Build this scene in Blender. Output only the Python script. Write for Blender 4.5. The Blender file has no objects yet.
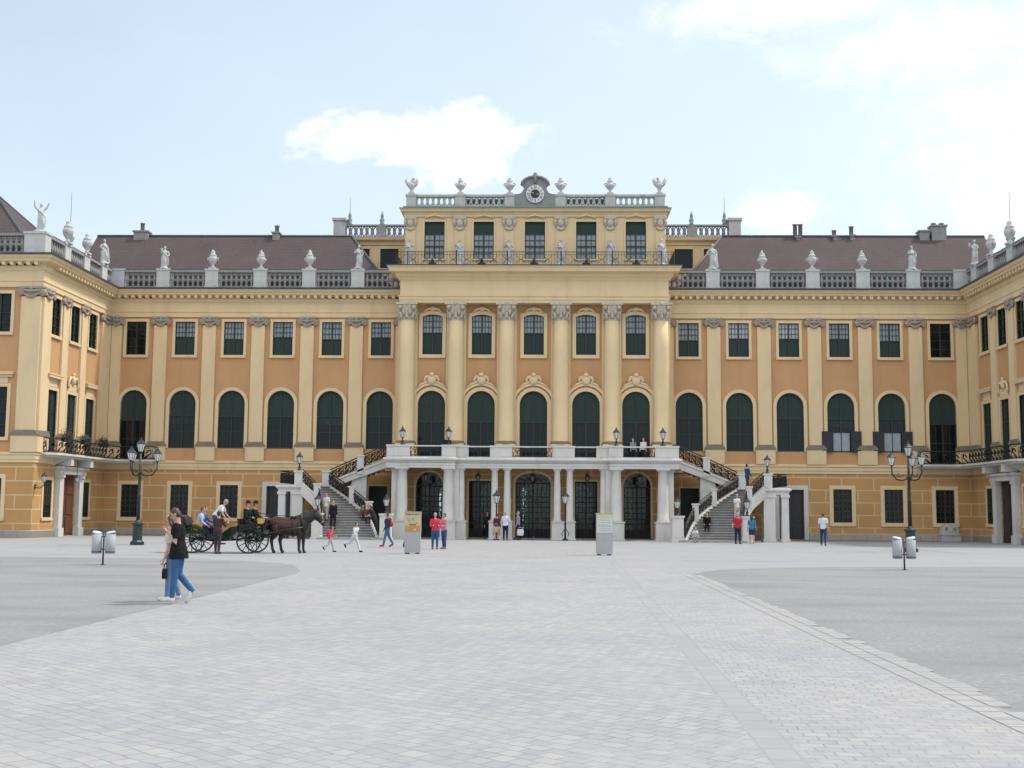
import bpy, bmesh, math, random
from mathutils import Vector, Matrix
random.seed(7)
SC = bpy.context.scene
COL = SC.collection
PI = math.pi
R = math.radians

# ------------------------------------------------------------------ object helpers
def link(o, parent=None, loc=None, rz=None):
    COL.objects.link(o)
    if parent is not None:
        o.parent = parent
    if loc is not None:
        o.location = loc
    if rz is not None:
        o.rotation_euler = (0, 0, rz)
    return o

def thing(name, label, cat, loc=(0, 0, 0), rz=0.0, group=None):
    o = bpy.data.objects.new(name, None)
    o.empty_display_size = 0.2
    link(o, None, loc, rz)
    return tag(o, label, cat, group)

def tag(o, label, cat, group=None):
    o['label'] = label
    o['category'] = cat
    if group:
        o['group'] = group
    return o

KIDS = {}
def kids(o):
    return [c for c in COL.objects if c.parent == o]

def copy_tree(o, parent=None, loc=None, rz=None):
    c = o.copy()
    COL.objects.link(c)
    c.parent = parent
    if loc is not None:
        c.location = loc
    if rz is not None:
        c.rotation_euler = (0, 0, rz)
    for ch in list(o.children):
        copy_tree(ch, c)
    return c

class MB:
    """mesh collector: verts, faces, one material slot per face"""
    def __init__(s, T=None):
        s.v = []; s.f = []; s.m = []; s.T = T; s.cur = 0; s.sm = []
        s.smooth = False
    def add(s, vs, fs, smooth=None):
        b = len(s.v)
        if s.T:
            vs = [s.T(Vector(p)) for p in vs]
        s.v += [tuple(p) for p in vs]
        for f in fs:
            s.f.append([b + i for i in f]); s.m.append(s.cur)
            s.sm.append(s.smooth if smooth is None else smooth)
    def box(s, x0, x1, y0, y1, z0, z1):
        if x0 > x1: x0, x1 = x1, x0
        if y0 > y1: y0, y1 = y1, y0
        if z0 > z1: z0, z1 = z1, z0
        s.add([(x0,y0,z0),(x1,y0,z0),(x1,y1,z0),(x0,y1,z0),(x0,y0,z1),(x1,y0,z1),(x1,y1,z1),(x0,y1,z1)],
              [(0,3,2,1),(4,5,6,7),(0,1,5,4),(1,2,6,5),(2,3,7,6),(3,0,4,7)], False)
    def cbox(s, c, sx, sy, sz):
        s.box(c[0]-sx/2, c[0]+sx/2, c[1]-sy/2, c[1]+sy/2, c[2]-sz/2, c[2]+sz/2)
    def quad(s, a, b, c, d):
        s.add([a, b, c, d], [(0,1,2,3)], False)
    def lathe(s, prof, c=(0,0,0), n=12, sx=1, sy=1, a0=0, a1=2*PI, smooth=True):
        full = abs(a1-a0-2*PI) < 1e-6
        m = n if full else n+1
        vs = []; fs = []
        for r, z in prof:
            for i in range(m):
                a = a0 + (a1-a0)*i/n
                vs.append((c[0]+r*math.cos(a)*sx, c[1]+r*math.sin(a)*sy, c[2]+z))
        for k in range(len(prof)-1):
            for i in range(n):
                j = (i+1) % m
                fs.append((k*m+i, k*m+j, (k+1)*m+j, (k+1)*m+i))
        if full:
            fs.append(tuple(reversed(range(m))))
            fs.append(tuple(range((len(prof)-1)*m, len(prof)*m)))
        s.add(vs, fs, smooth)
    def rings(s, rings, smooth=True, caps=True):
        n = len(rings[0]); vs = [p for r in rings for p in r]; fs = []
        for k in range(len(rings)-1):
            for i in range(n):
                j = (i+1) % n
                fs.append((k*n+i, k*n+j, (k+1)*n+j, (k+1)*n+i))
        if caps:
            fs.append(tuple(reversed(range(n)))); fs.append(tuple(range((len(rings)-1)*n, len(rings)*n)))
        s.add(vs, fs, smooth)
    def tube(s, pts, rad, n=6, smooth=True, flat=1.0, caps=True):
        pts = [Vector(p) for p in pts]
        if not isinstance(rad, (list, tuple)):
            rad = [rad]*len(pts)
        rings = []; prev = None
        for i, p in enumerate(pts):
            if i == 0: d = pts[1]-pts[0]
            elif i == len(pts)-1: d = pts[-1]-pts[-2]
            else: d = (pts[i+1]-pts[i]).normalized() + (pts[i]-pts[i-1]).normalized()
            if d.length < 1e-9: d = Vector((0,0,1))
            d.normalize()
            if prev is None:
                a = Vector((0,0,1)) if abs(d.z) < 0.9 else Vector((0,1,0))
                u = d.cross(a).normalized()
            else:
                u = (prev - d*prev.dot(d))
                if u.length < 1e-6: u = d.orthogonal()
                u.normalize()
            prev = u
            w = d.cross(u)
            rings.append([p + u*math.cos(2*PI*k/n)*rad[i] + w*math.sin(2*PI*k/n)*rad[i]*flat for k in range(n)])
        s.rings(rings, smooth, caps)
    def ell(s, c, rx, ry, rz, n=10, m=7, rot=None):
        rr = []
        for k in range(m+1):
            t = -PI/2 + PI*k/m
            cr = max(math.cos(t), 0.02)
            ring = []
            for i in range(n):
                a = 2*PI*i/n
                p = Vector((rx*cr*math.cos(a), ry*cr*math.sin(a), rz*math.sin(t)))
                if rot: p = rot @ p
                ring.append(p + Vector(c))
            rr.append(ring)
        s.rings(rr, True)
    def prism(s, poly, y0, y1, smooth=False):
        """poly = list of (x,z) counter-clockwise seen from -Y; extruded along Y"""
        n = len(poly)
        vs = [(x, y0, z) for x, z in poly] + [(x, y1, z) for x, z in poly]
        fs = [tuple(range(n)), tuple(reversed(range(n, 2*n)))]
        for i in range(n):
            j = (i+1) % n
            fs.append((i, i+n, j+n, j))
        s.add(vs, fs, smooth)
    def flat_poly(s, pts, z):
        s.add([(x, y, z) for x, y in pts], [tuple(range(len(pts)))], False)
    def slab(s, pts, z0, z1):
        """plan polygon (x,y) counter-clockwise from above, extruded in z"""
        n = len(pts)
        vs = [(x, y, z0) for x, y in pts] + [(x, y, z1) for x, y in pts]
        fs = [tuple(reversed(range(n))), tuple(range(n, 2*n))]
        for i in range(n):
            j = (i+1) % n
            fs.append((i, j, j+n, i+n))
        s.add(vs, fs, False)
    def sweep(s, path, prof, smooth=False):
        """moulding: prof = [(out, z)...] swept along a plan path, outward = right of travel"""
        P = [Vector((p[0], p[1], 0)) for p in path]
        nr = []
        for i in range(len(P)-1):
            d = (P[i+1]-P[i]).normalized(); nr.append(Vector((d.y, -d.x, 0)))
        offs = []
        for i in range(len(P)):
            if i == 0: offs.append(nr[0])
            elif i == len(P)-1: offs.append(nr[-1])
            else:
                m = (nr[i-1]+nr[i]); m.normalize(); offs.append(m/ max(0.2, m.dot(nr[i])))
        k = len(prof); vs = []; fs = []
        for i, p in enumerate(P):
            for o, z in prof:
                q = p + offs[i]*o; vs.append((q.x, q.y, z))
        for i in range(len(P)-1):
            for j in range(k-1):
                fs.append((i*k+j, (i+1)*k+j, (i+1)*k+j+1, i*k+j+1))
        fs.append(tuple(range(k))[::-1]); fs.append(tuple((len(P)-1)*k+j for j in range(k)))
        s.add(vs, fs, smooth)
    def mesh(s, name, mats):
        me = bpy.data.meshes.new(name)
        me.from_pydata(s.v, [], s.f)
        for m in (mats if isinstance(mats, (list, tuple)) else [mats]):
            me.materials.append(m)
        me.polygons.foreach_set('material_index', s.m)
        me.polygons.foreach_set('use_smooth', s.sm)
        me.update()
        return me
    def build(s, name, mats, parent=None, loc=None, rz=None):
        o = bpy.data.objects.new(name, s.mesh(name, mats))
        return link(o, parent, loc, rz)

def mirror_T(sg):
    return (lambda p: Vector((p.x*sg, p.y, p.z)))

def fix_normals(o):
    bm = bmesh.new(); bm.from_mesh(o.data)
    bmesh.ops.recalc_face_normals(bm, faces=bm.faces)
    bm.to_mesh(o.data); bm.free()

def remesh(mb, name, mat, voxel, parent=None, smooth_it=4, loc=None, rz=None):
    """fuse overlapping lofts into one continuous skin"""
    me = mb.mesh(name+'_raw', mat)
    tmp = bpy.data.objects.new(name+'_raw', me); COL.objects.link(tmp)
    bm = bmesh.new(); bm.from_mesh(me); bmesh.ops.recalc_face_normals(bm, faces=bm.faces); bm.to_mesh(me); bm.free()
    r = tmp.modifiers.new('r', 'REMESH'); r.mode = 'VOXEL'; r.voxel_size = voxel; r.use_smooth_shade = True
    if smooth_it:
        sm = tmp.modifiers.new('s', 'SMOOTH'); sm.factor = 0.5; sm.iterations = smooth_it
    dg = bpy.context.evaluated_depsgraph_get()
    out = bpy.data.meshes.new_from_object(tmp.evaluated_get(dg))
    out.name = name
    bpy.data.objects.remove(tmp); bpy.data.meshes.remove(me)
    out.materials.clear(); out.materials.append(mat)
    for p in out.polygons: p.use_smooth = True
    o = bpy.data.objects.new(name, out)
    return link(o, parent, loc, rz)

# ------------------------------------------------------------------ materials
def new_mat(name):
    m = bpy.data.materials.new(name); m.use_nodes = True
    nt = m.node_tree; b = nt.nodes['Principled BSDF']
    return m, nt, b

def nd(nt, t, **kw):
    n = nt.nodes.new(t)
    for k, v in kw.items():
        setattr(n, k, v)
    return n

def mat(name, col, rough=0.7, metal=0.0, var=0.12, scale=1.5, bump=0.0, bscale=20, stretch=None, spec=None, stain=None):
    """base colour broken up by two noise octaves, optional stains and bump"""
    m, nt, b = new_mat(name)
    b.inputs['Roughness'].default_value = rough
    b.inputs['Metallic'].default_value = metal
    if spec is not None: b.inputs['Specular IOR Level'].default_value = spec
    tc = nd(nt, 'ShaderNodeTexCoord')
    mp = nd(nt, 'ShaderNodeMapping')
    if stretch: mp.inputs['Scale'].default_value = stretch
    nt.links.new(tc.outputs['Object'], mp.inputs[0])
    n1 = nd(nt, 'ShaderNodeTexNoise'); n1.inputs['Scale'].default_value = scale; n1.inputs['Detail'].default_value = 6
    n1.inputs['Roughness'].default_value = 0.65
    nt.links.new(mp.outputs[0], n1.inputs['Vector'])
    cr = nd(nt, 'ShaderNodeValToRGB')
    c = Vector(col[:3])
    cr.color_ramp.elements[0].position = 0.25; cr.color_ramp.elements[1].position = 0.75
    cr.color_ramp.elements[0].color = (*(c*(1-var)), 1); cr.color_ramp.elements[1].color = (*[min(1, x*(1+var)) for x in c], 1)
    nt.links.new(n1.outputs['Fac'], cr.inputs[0])
    last = cr.outputs[0]
    if stain:
        scol, sscale, sthr, samt, sstr = stain
        mp2 = nd(nt, 'ShaderNodeMapping'); mp2.inputs['Scale'].default_value = sstr
        nt.links.new(tc.outputs['Object'], mp2.inputs[0])
        n2 = nd(nt, 'ShaderNodeTexNoise'); n2.inputs['Scale'].default_value = sscale; n2.inputs['Detail'].default_value = 8
        nt.links.new(mp2.outputs[0], n2.inputs['Vector'])
        r2 = nd(nt, 'ShaderNodeMapRange'); r2.inputs[1].default_value = sthr; r2.inputs[2].default_value = sthr+0.2
        r2.inputs[4].default_value = samt
        nt.links.new(n2.outputs['Fac'], r2.inputs[0])
        mx = nd(nt, 'ShaderNodeMix', data_type='RGBA'); mx.inputs[7].default_value = (*scol, 1)
        nt.links.new(r2.outputs[0], mx.inputs[0]); nt.links.new(last, mx.inputs[6])
        last = mx.outputs[2]
    nt.links.new(last, b.inputs['Base Color'])
    if bump:
        nb = nd(nt, 'ShaderNodeTexNoise'); nb.inputs['Scale'].default_value = bscale; nb.inputs['Detail'].default_value = 5
        nt.links.new(tc.outputs['Object'], nb.inputs['Vector'])
        bp = nd(nt, 'ShaderNodeBump'); bp.inputs['Strength'].default_value = bump; bp.inputs['Distance'].default_value = 0.03
        nt.links.new(nb.outputs['Fac'], bp.inputs['Height']); nt.links.new(bp.outputs[0], b.inputs['Normal'])
    return m

def brick_mat(name, c1, c2, mortar, bw, bh, ms, rough=0.8, offset=0.5, axis='xz', rotz=0, bump=0.4, bdist=0.02, warp=0.0, tint=None, fine=0.0, patchy=None):
    """courses of stones; axis 'xz' for walls (object space), 'xy' for the ground"""
    m, nt, b = new_mat(name)
    b.inputs['Roughness'].default_value = rough
    b.inputs['Specular IOR Level'].default_value = 0.25
    tc = nd(nt, 'ShaderNodeTexCoord')
    mp = nd(nt, 'ShaderNodeMapping')
    if axis == 'xz':
        sx = nd(nt, 'ShaderNodeSeparateXYZ'); cx = nd(nt, 'ShaderNodeCombineXYZ')
        nt.links.new(tc.outputs['Object'], sx.inputs[0])
        nt.links.new(sx.outputs[0], cx.inputs[0]); nt.links.new(sx.outputs[2], cx.inputs[1])
        nt.links.new(cx.outputs[0], mp.inputs[0])
    else:
        nt.links.new(tc.outputs['Object'], mp.inputs[0])
        mp.inputs['Rotation'].default_value = (0, 0, rotz)
    vec = mp.outputs[0]
    if warp:
        nw = nd(nt, 'ShaderNodeTexNoise'); nw.inputs['Scale'].default_value = 0.9; nw.inputs['Detail'].default_value = 3
        nt.links.new(vec, nw.inputs['Vector'])
        ma = nd(nt, 'ShaderNodeVectorMath', operation='MULTIPLY_ADD')
        ma.inputs[1].default_value = (warp, warp, 0)
        nt.links.new(nw.outputs['Color'], ma.inputs[0]); nt.links.new(vec, ma.inputs[2])
        vec = ma.outputs[0]
    br = nd(nt, 'ShaderNodeTexBrick'); br.offset = offset
    br.inputs['Color1'].default_value = (*c1, 1); br.inputs['Color2'].default_value = (*c2, 1); br.inputs['Mortar'].default_value = (*mortar, 1)
    br.inputs['Scale'].default_value = 1; br.inputs['Mortar Size'].default_value = ms
    br.inputs['Mortar Smooth'].default_value = 0.3
    br.inputs['Brick Width'].default_value = bw; br.inputs['Row Height'].default_value = bh
    nt.links.new(vec, br.inputs['Vector'])
    last = br.outputs['Color']
    if patchy:                                   # joints filled with sand here and open there; worn tracks
        npz = nd(nt, 'ShaderNodeTexNoise'); npz.inputs['Scale'].default_value = 0.8; npz.inputs['Detail'].default_value = 7; npz.inputs['Roughness'].default_value = 0.7
        nt.links.new(tc.outputs['Object'], npz.inputs['Vector'])
        pr_ = nd(nt, 'ShaderNodeMapRange'); pr_.inputs[1].default_value = 0.38; pr_.inputs[2].default_value = 0.62; pr_.inputs[3].default_value = 0.05; pr_.inputs[4].default_value = 0.75
        nt.links.new(npz.outputs['Fac'], pr_.inputs[0])
        n4 = nd(nt, 'ShaderNodeTexNoise'); n4.inputs['Scale'].default_value = 5.5; n4.inputs['Detail'].default_value = 5; nt.links.new(vec, n4.inputs['Vector'])
        r4 = nd(nt, 'ShaderNodeValToRGB'); r4.color_ramp.elements[0].position = .35; r4.color_ramp.elements[1].position = .65
        r4.color_ramp.elements[0].color = (*[c*.90 for c in patchy], 1); r4.color_ramp.elements[1].color = (*[c*1.10 for c in patchy], 1); nt.links.new(n4.outputs['Fac'], r4.inputs[0])
        mp_ = nd(nt, 'ShaderNodeMix', data_type='RGBA'); nt.links.new(pr_.outputs[0], mp_.inputs[0]); nt.links.new(last, mp_.inputs[6]); nt.links.new(r4.outputs[0], mp_.inputs[7])
        last = mp_.outputs[2]
    n1 = nd(nt, 'ShaderNodeTexNoise'); n1.inputs['Scale'].default_value = 0.35; n1.inputs['Detail'].default_value = 9; n1.inputs['Roughness'].default_value = 0.7
    nt.links.new(tc.outputs['Object'], n1.inputs['Vector'])
    cr = nd(nt, 'ShaderNodeValToRGB'); e = cr.color_ramp.elements
    e[0].position = 0.3; e[1].position = 0.7
    lo, hi = tint or ((0.9, 0.9, 0.92), (1.08, 1.06, 1.04))
    e[0].color = (*lo, 1); e[1].color = (*hi, 1)
    nt.links.new(n1.outputs['Fac'], cr.inputs[0])
    mx = nd(nt, 'ShaderNodeMix', data_type='RGBA', blend_type='MULTIPLY'); mx.inputs[0].default_value = 1
    nt.links.new(last, mx.inputs[6]); nt.links.new(cr.outputs[0], mx.inputs[7])
    nt.links.new(mx.outputs[2], b.inputs['Base Color'])
    if bump:
        mth = nd(nt, 'ShaderNodeMath', operation='SUBTRACT'); mth.inputs[0].default_value = 1
        nt.links.new(br.outputs['Fac'], mth.inputs[1])
        h = mth.outputs[0]
        if fine:
            nb = nd(nt, 'ShaderNodeTexNoise'); nb.inputs['Scale'].default_value = 14; nb.inputs['Detail'].default_value = 4
            nt.links.new(tc.outputs['Object'], nb.inputs['Vector'])
            ad = nd(nt, 'ShaderNodeMath', operation='MULTIPLY_ADD'); ad.inputs[1].default_value = fine
            nt.links.new(nb.outputs['Fac'], ad.inputs[0]); nt.links.new(h, ad.inputs[2]); h = ad.outputs[0]
        bp = nd(nt, 'ShaderNodeBump'); bp.inputs['Strength'].default_value = bump; bp.inputs['Distance'].default_value = bdist
        nt.links.new(h, bp.inputs['Height']); nt.links.new(bp.outputs[0], b.inputs['Normal'])
    return m

M = {}
M['orange'] = mat('orange_stucco', (0.515, 0.292, 0.140), 0.9, var=0.08, scale=0.5, bump=0.2, bscale=24, stain=((0.42,0.245,0.135), 1.1, 0.5, 0.6, (1,1,0.16)))
M['cream'] = mat('cream_stucco', (0.69, 0.53, 0.318), 0.9, var=0.05, scale=0.6, bump=0.12, bscale=30, stain=((0.57,0.43,0.275), 1.5, 0.52, 0.6, (1,1,0.15)))
M['rustic'] = brick_mat('rusticated_stucco', (0.47,0.275,0.115), (0.51,0.295,0.125), (0.62,0.46,0.26), 2.2, 0.86, 0.045, 0.9, bump=0.25, bdist=0.03)
M['plinth'] = brick_mat('plinth_stone', (0.34,0.31,0.27), (0.40,0.36,0.31), (0.2,0.18,0.16), 0.9, 0.6, 0.012, 0.9, bump=0.3)
M['stone'] = mat('white_stone', (0.585,0.565,0.53), 0.85, var=0.08, scale=1.4, bump=0.15, bscale=18, stain=((0.36,0.35,0.33), 1.6, 0.56, 0.55, (1,1,0.35)))
M['balu'] = mat('weathered_stone', (0.46,0.45,0.435), 0.85, var=0.12, scale=2, bump=0.2, bscale=18, stain=((0.24,0.24,0.23), 1.8, 0.52, 0.7, (1,1,0.4)))
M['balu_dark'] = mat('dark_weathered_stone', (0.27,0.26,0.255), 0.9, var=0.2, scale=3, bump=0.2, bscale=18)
M['statue'] = mat('statue_stone', (0.49,0.485,0.475), 0.8, var=0.12, scale=4, bump=0.2, bscale=25, stain=((0.36,0.36,0.36), 3.5, 0.55, 0.6, (1,1,0.6)))
M['grey_stone'] = mat('grey_stone', (0.24,0.235,0.235), 0.9, var=0.15, scale=3, bump=0.2, bscale=18)
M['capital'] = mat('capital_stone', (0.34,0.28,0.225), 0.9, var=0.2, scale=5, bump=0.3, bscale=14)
M['darkbase'] = mat('dark_base_stone', (0.21,0.175,0.135), 0.9, var=0.2, scale=3, bump=0.2)
M['copper'] = mat('copper_patina', (0.20,0.25,0.235), 0.7, var=0.25, scale=2)
M['lead'] = mat('dark_sheet_metal', (0.075,0.08,0.085), 0.6, var=0.2, scale=2)
M['roof'] = brick_mat('roof_tiles', (0.086,0.069,0.069), (0.094,0.075,0.074), (0.074,0.060,0.061), 0.35, 0.32, 0.02, 0.85, bump=0.12, axis='xz', tint=((0.85,0.85,0.88),(1.12,1.08,1.06)))
M['frame'] = mat('green_painted_wood', (0.012,0.025,0.022), 0.5, var=0.15, scale=3)
M['blind'] = mat('dark_green_blind', (0.017,0.034,0.031), 0.8, var=0.12, scale=2, stretch=(1,1,6))
M['blind_arch'] = mat('green_arch_blind', (0.015,0.032,0.029), 0.75, var=0.15, scale=2, stretch=(1,1,5))
M['curtain'] = mat('pale_curtain', (0.31,0.345,0.365), 0.8, var=0.2, scale=2.5, stretch=(3,1,0.6))
M['curtain_bright'] = mat('white_curtain', (0.50,0.51,0.53), 0.8, var=0.2, scale=2.5, stretch=(6,1,0.6))
M['iron'] = mat('black_wrought_iron', (0.02,0.02,0.022), 0.5, metal=0.3, var=0.2, scale=6)
M['iron_green'] = mat('dark_green_iron', (0.022,0.036,0.035), 0.45, metal=0.2, var=0.2, scale=6)
M['brown_door'] = mat('brown_wood', (0.11,0.038,0.022), 0.6, var=0.2, scale=3, stretch=(6,6,0.7))
M['door'] = mat('dark_door_wood', (0.018,0.017,0.02), 0.5, var=0.3, scale=2)
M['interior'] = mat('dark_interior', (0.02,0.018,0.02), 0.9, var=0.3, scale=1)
M['white'] = mat('white_paint', (0.75,0.74,0.72), 0.6, var=0.05)

def glass_mat(name, tint, rough=0.06, base=(0.008,0.011,0.012)):
    m, nt, b = new_mat(name)
    b.inputs['Base Color'].default_value = (*base, 1); b.inputs['Roughness'].default_value = rough
    b.inputs['Specular IOR Level'].default_value = tint
    tc = nd(nt, 'ShaderNodeTexCoord'); n = nd(nt, 'ShaderNodeTexNoise'); n.inputs['Scale'].default_value = 1.3
    nt.links.new(tc.outputs['Object'], n.inputs['Vector'])
    bp = nd(nt, 'ShaderNodeBump'); bp.inputs['Strength'].default_value = 0.12; bp.inputs['Distance'].default_value = 0.05
    nt.links.new(n.outputs['Fac'], bp.inputs['Height']); nt.links.new(bp.outputs[0], b.inputs['Normal'])
    return m
M['glass'] = glass_mat('window_glass', 0.3, base=(0.008,0.011,0.012))
def clear_glass(name, base=(0.9,0.93,0.93), mixf=0.75):
    m, nt, b = new_mat(name)
    tr = nd(nt, 'ShaderNodeBsdfTransparent'); tr.inputs[0].default_value = (*base, 1)
    gl = nd(nt, 'ShaderNodeBsdfGlossy'); gl.inputs['Roughness'].default_value = 0.05
    fr = nd(nt, 'ShaderNodeFresnel'); fr.inputs[0].default_value = 1.5
    ms = nd(nt, 'ShaderNodeMixShader')
    nt.links.new(fr.outputs[0], ms.inputs[0]); nt.links.new(tr.outputs[0], ms.inputs[1]); nt.links.new(gl.outputs[0], ms.inputs[2])
    nt.links.new(ms.outputs[0], nt.nodes['Material Output'].inputs[0])
    return m
M['clear'] = clear_glass('clear_glass', (0.5,0.55,0.55))
M['lantern_glass'] = mat('frosted_lantern_glass', (0.55,0.56,0.56), 0.2, var=0.15, scale=6)
# ------------------------------------------------------------------ camera
f, yaw, pitch, roll = 1200.0, -0.03135615, 0.10591098, 0.00762598
cpos = Vector((1.0899784, -83.8551788, 1.80))
Fw = Vector((math.sin(yaw)*math.cos(pitch), math.cos(yaw)*math.cos(pitch), math.sin(pitch)))
Rt = Vector((math.cos(yaw), -math.sin(yaw), 0)); Up = Rt.cross(Fw)
R2 = Rt*math.cos(roll)+Up*math.sin(roll); U2 = -Rt*math.sin(roll)+Up*math.cos(roll)
cam_d = bpy.data.cameras.new('camera'); cam = bpy.data.objects.new('camera', cam_d); COL.objects.link(cam)
cam_d.sensor_width = 36; cam_d.lens = f*36/1024; cam_d.clip_end = 2000; cam_d.clip_start = 0.1
cam.matrix_world = Matrix(((R2.x, U2.x, -Fw.x, cpos.x), (R2.y, U2.y, -Fw.y, cpos.y), (R2.z, U2.z, -Fw.z, cpos.z), (0,0,0,1)))
SC.camera = cam

# ------------------------------------------------------------------ world: hazy sky with clouds
SUN_EL, SUN_AZ = R(56), R(72)      # azimuth measured from +Y (north) towards +X
w = bpy.data.worlds.new('World'); SC.world = w; w.use_nodes = True
nt = w.node_tree; bg = nt.nodes['Background']
sky = nd(nt, 'ShaderNodeTexSky', sky_type='NISHITA'); sky.sun_disc = False
sky.sun_elevation = SUN_EL; sky.sun_rotation = SUN_AZ; sky.air_density = 1.0; sky.dust_density = 2.5; sky.ozone_density = 1.0
SKY_STR = 0.10
bg.inputs['Strength'].default_value = SKY_STR
tc = nd(nt, 'ShaderNodeTexCoord'); sep = nd(nt, 'ShaderNodeSeparateXYZ')
nt.links.new(tc.outputs['Generated'], sep.inputs[0])
def mth(op, a, b=None, c=None, clamp=False):
    n = nd(nt, 'ShaderNodeMath', operation=op, use_clamp=clamp)
    for i, v in enumerate((a, b, c)):
        if v is None: continue
        if isinstance(v, (int, float)): n.inputs[i].default_value = v
        else: nt.links.new(v, n.inputs[i])
    return n.outputs[0]
X, Y, Z = sep.outputs
az = mth('ARCTAN2', X, Y)                       # 0 straight at the palace, + to the right
el = mth('ARCSINE', Z)
comb = nd(nt, 'ShaderNodeCombineXYZ'); nt.links.new(az, comb.inputs[0]); nt.links.new(mth('MULTIPLY', el, 1.5), comb.inputs[1])
def noise(scale, detail=8, rough=0.6, dist=0.0):
    n = nd(nt, 'ShaderNodeTexNoise'); n.inputs['Scale'].default_value = scale; n.inputs['Detail'].default_value = detail
    n.inputs['Roughness'].default_value = rough; n.inputs['Distortion'].default_value = dist
    nt.links.new(comb.outputs[0], n.inputs['Vector']); return n.outputs['Fac']
nA = noise(20, 11, 0.64, 0.5); nB = noise(5, 8, 0.55, 0.2)
def puff(a0, e0, ra, re, lo=0.0, hi=0.35, amp=1.5, n=None):
    """cloud bank round one direction of the sky: falls off with distance, edge broken by noise"""
    da = mth('DIVIDE', mth('SUBTRACT', az, a0), ra); de = mth('DIVIDE', mth('SUBTRACT', el, e0), re)
    d = mth('SQRT', mth('ADD', mth('MULTIPLY', da, da), mth('MULTIPLY', de, de)))
    v = mth('ADD', mth('SUBTRACT', 1.0, d), mth('MULTIPLY', mth('SUBTRACT', n or nA, 0.5), amp))
    r = nd(nt, 'ShaderNodeMapRange', interpolation_type='SMOOTHSTEP'); r.inputs[1].default_value = lo; r.inputs[2].default_value = hi
    nt.links.new(v, r.inputs[0]); return r.outputs[0]
front_m = [puff(-0.170, 0.306, 0.062, 0.024, 0.02, 0.5, 2.1), puff(-0.085, 0.300, 0.082, 0.040, 0.02, 0.5, 2.1), puff(0.195, 0.244, 0.045, 0.022, 0.0, 0.7, 1.8),
         puff(0.33, 0.365, 0.15, 0.045, -0.1, 1.0, 2.0), puff(0.41, 0.28, 0.16, 0.10, -0.2, 1.1, 1.8), puff(0.20, 0.40, 0.14, 0.028, -0.1, 1.0, 2.0), puff(0.36, 0.24, 0.06, 0.02, 0.0, 0.7, 2.0)]
rear_fill_m = [puff(0.75, 0.68, 0.40, 0.28, 0.0, 0.9, 1.5, nB), puff(-1.9, 0.75, 0.8, 0.38, 0.0, 0.6, 1.6, nB), puff(1.9, 0.75, 0.8, 0.40, 0.0, 0.6, 1.6, nB),  # unseen bright banks, added outside the view to fill the shaded facade
          puff(3.0, 0.78, 0.9, 0.42, 0.0, 0.6, 1.6, nB), puff(-3.0, 0.78, 0.9, 0.42, 0.0, 0.6, 1.6, nB)]
def union(l):
    t = l[0]
    for k in l[1:]: t = mth('MAXIMUM', t, k)
    return t
tot = union(front_m); rear = union(rear_fill_m)
# thin high veil everywhere, denser towards the horizon and the sun side
veil = nd(nt, 'ShaderNodeMapRange'); veil.inputs[1].default_value = 0.0; veil.inputs[2].default_value = 0.55; veil.inputs[3].default_value = 0.90; veil.inputs[4].default_value = 0.42
nt.links.new(el, veil.inputs[0])
side = nd(nt, 'ShaderNodeMapRange'); side.inputs[1].default_value = -0.45; side.inputs[2].default_value = 0.45; side.inputs[3].default_value = 0.0; side.inputs[4].default_value = 0.34
nt.links.new(az, side.inputs[0])
vf = mth('ADD', mth('ADD', veil.outputs[0], side.outputs[0]), mth('MULTIPLY', mth('SUBTRACT', nB, 0.5), 0.25), clamp=True)
VEIL = (5.0, 5.85, 6.6); CLOUD = (6.9, 6.9, 6.95); REAR_FILL = (11.5, 11.4, 11.2)
mx1 = nd(nt, 'ShaderNodeMix', data_type='RGBA'); mx1.inputs[7].default_value = (*VEIL, 1)
nt.links.new(vf, mx1.inputs[0]); nt.links.new(sky.outputs[0], mx1.inputs[6])
mx2 = nd(nt, 'ShaderNodeMix', data_type='RGBA')
cc = nd(nt, 'ShaderNodeMix', data_type='RGBA'); cc.inputs[6].default_value = (6.2, 6.35, 6.6, 1); cc.inputs[7].default_value = (*CLOUD, 1)
nt.links.new(nA, cc.inputs[0])
nt.links.new(mth('MULTIPLY', tot, 0.88), mx2.inputs[0]); nt.links.new(mx1.outputs[2], mx2.inputs[6]); nt.links.new(cc.outputs[2], mx2.inputs[7])
mx3 = nd(nt, 'ShaderNodeMix', data_type='RGBA'); mx3.inputs[7].default_value = (*REAR_FILL, 1)
nt.links.new(rear, mx3.inputs[0]); nt.links.new(mx2.outputs[2], mx3.inputs[6]); nt.links.new(mx3.outputs[2], bg.inputs['Color'])
sun_d = bpy.data.lights.new('sun', 'SUN'); sun_d.energy = 1.8; sun_d.angle = R(6); sun_d.color = (1.0, 0.95, 0.87)
sun = bpy.data.objects.new('sun', sun_d); COL.objects.link(sun)
sdir = Vector((math.sin(SUN_AZ)*math.cos(SUN_EL), math.cos(SUN_AZ)*math.cos(SUN_EL), math.sin(SUN_EL)))
sun.rotation_euler = (-sdir).to_track_quat('-Z', 'Y').to_euler(); sun.location = (40, 20, 60)
vs_ = SC.view_settings; vs_.view_transform = 'Standard'; vs_.look = 'None'; vs_.gamma = 1; vs_.exposure = 0.79; vs_.use_curve_mapping = False
SC.render.engine = 'CYCLES'
SC.cycles.use_denoising = True
SC.cycles.max_bounces = 6; SC.cycles.diffuse_bounces = 3; SC.cycles.glossy_bounces = 3; SC.cycles.transparent_max_bounces = 8

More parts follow.
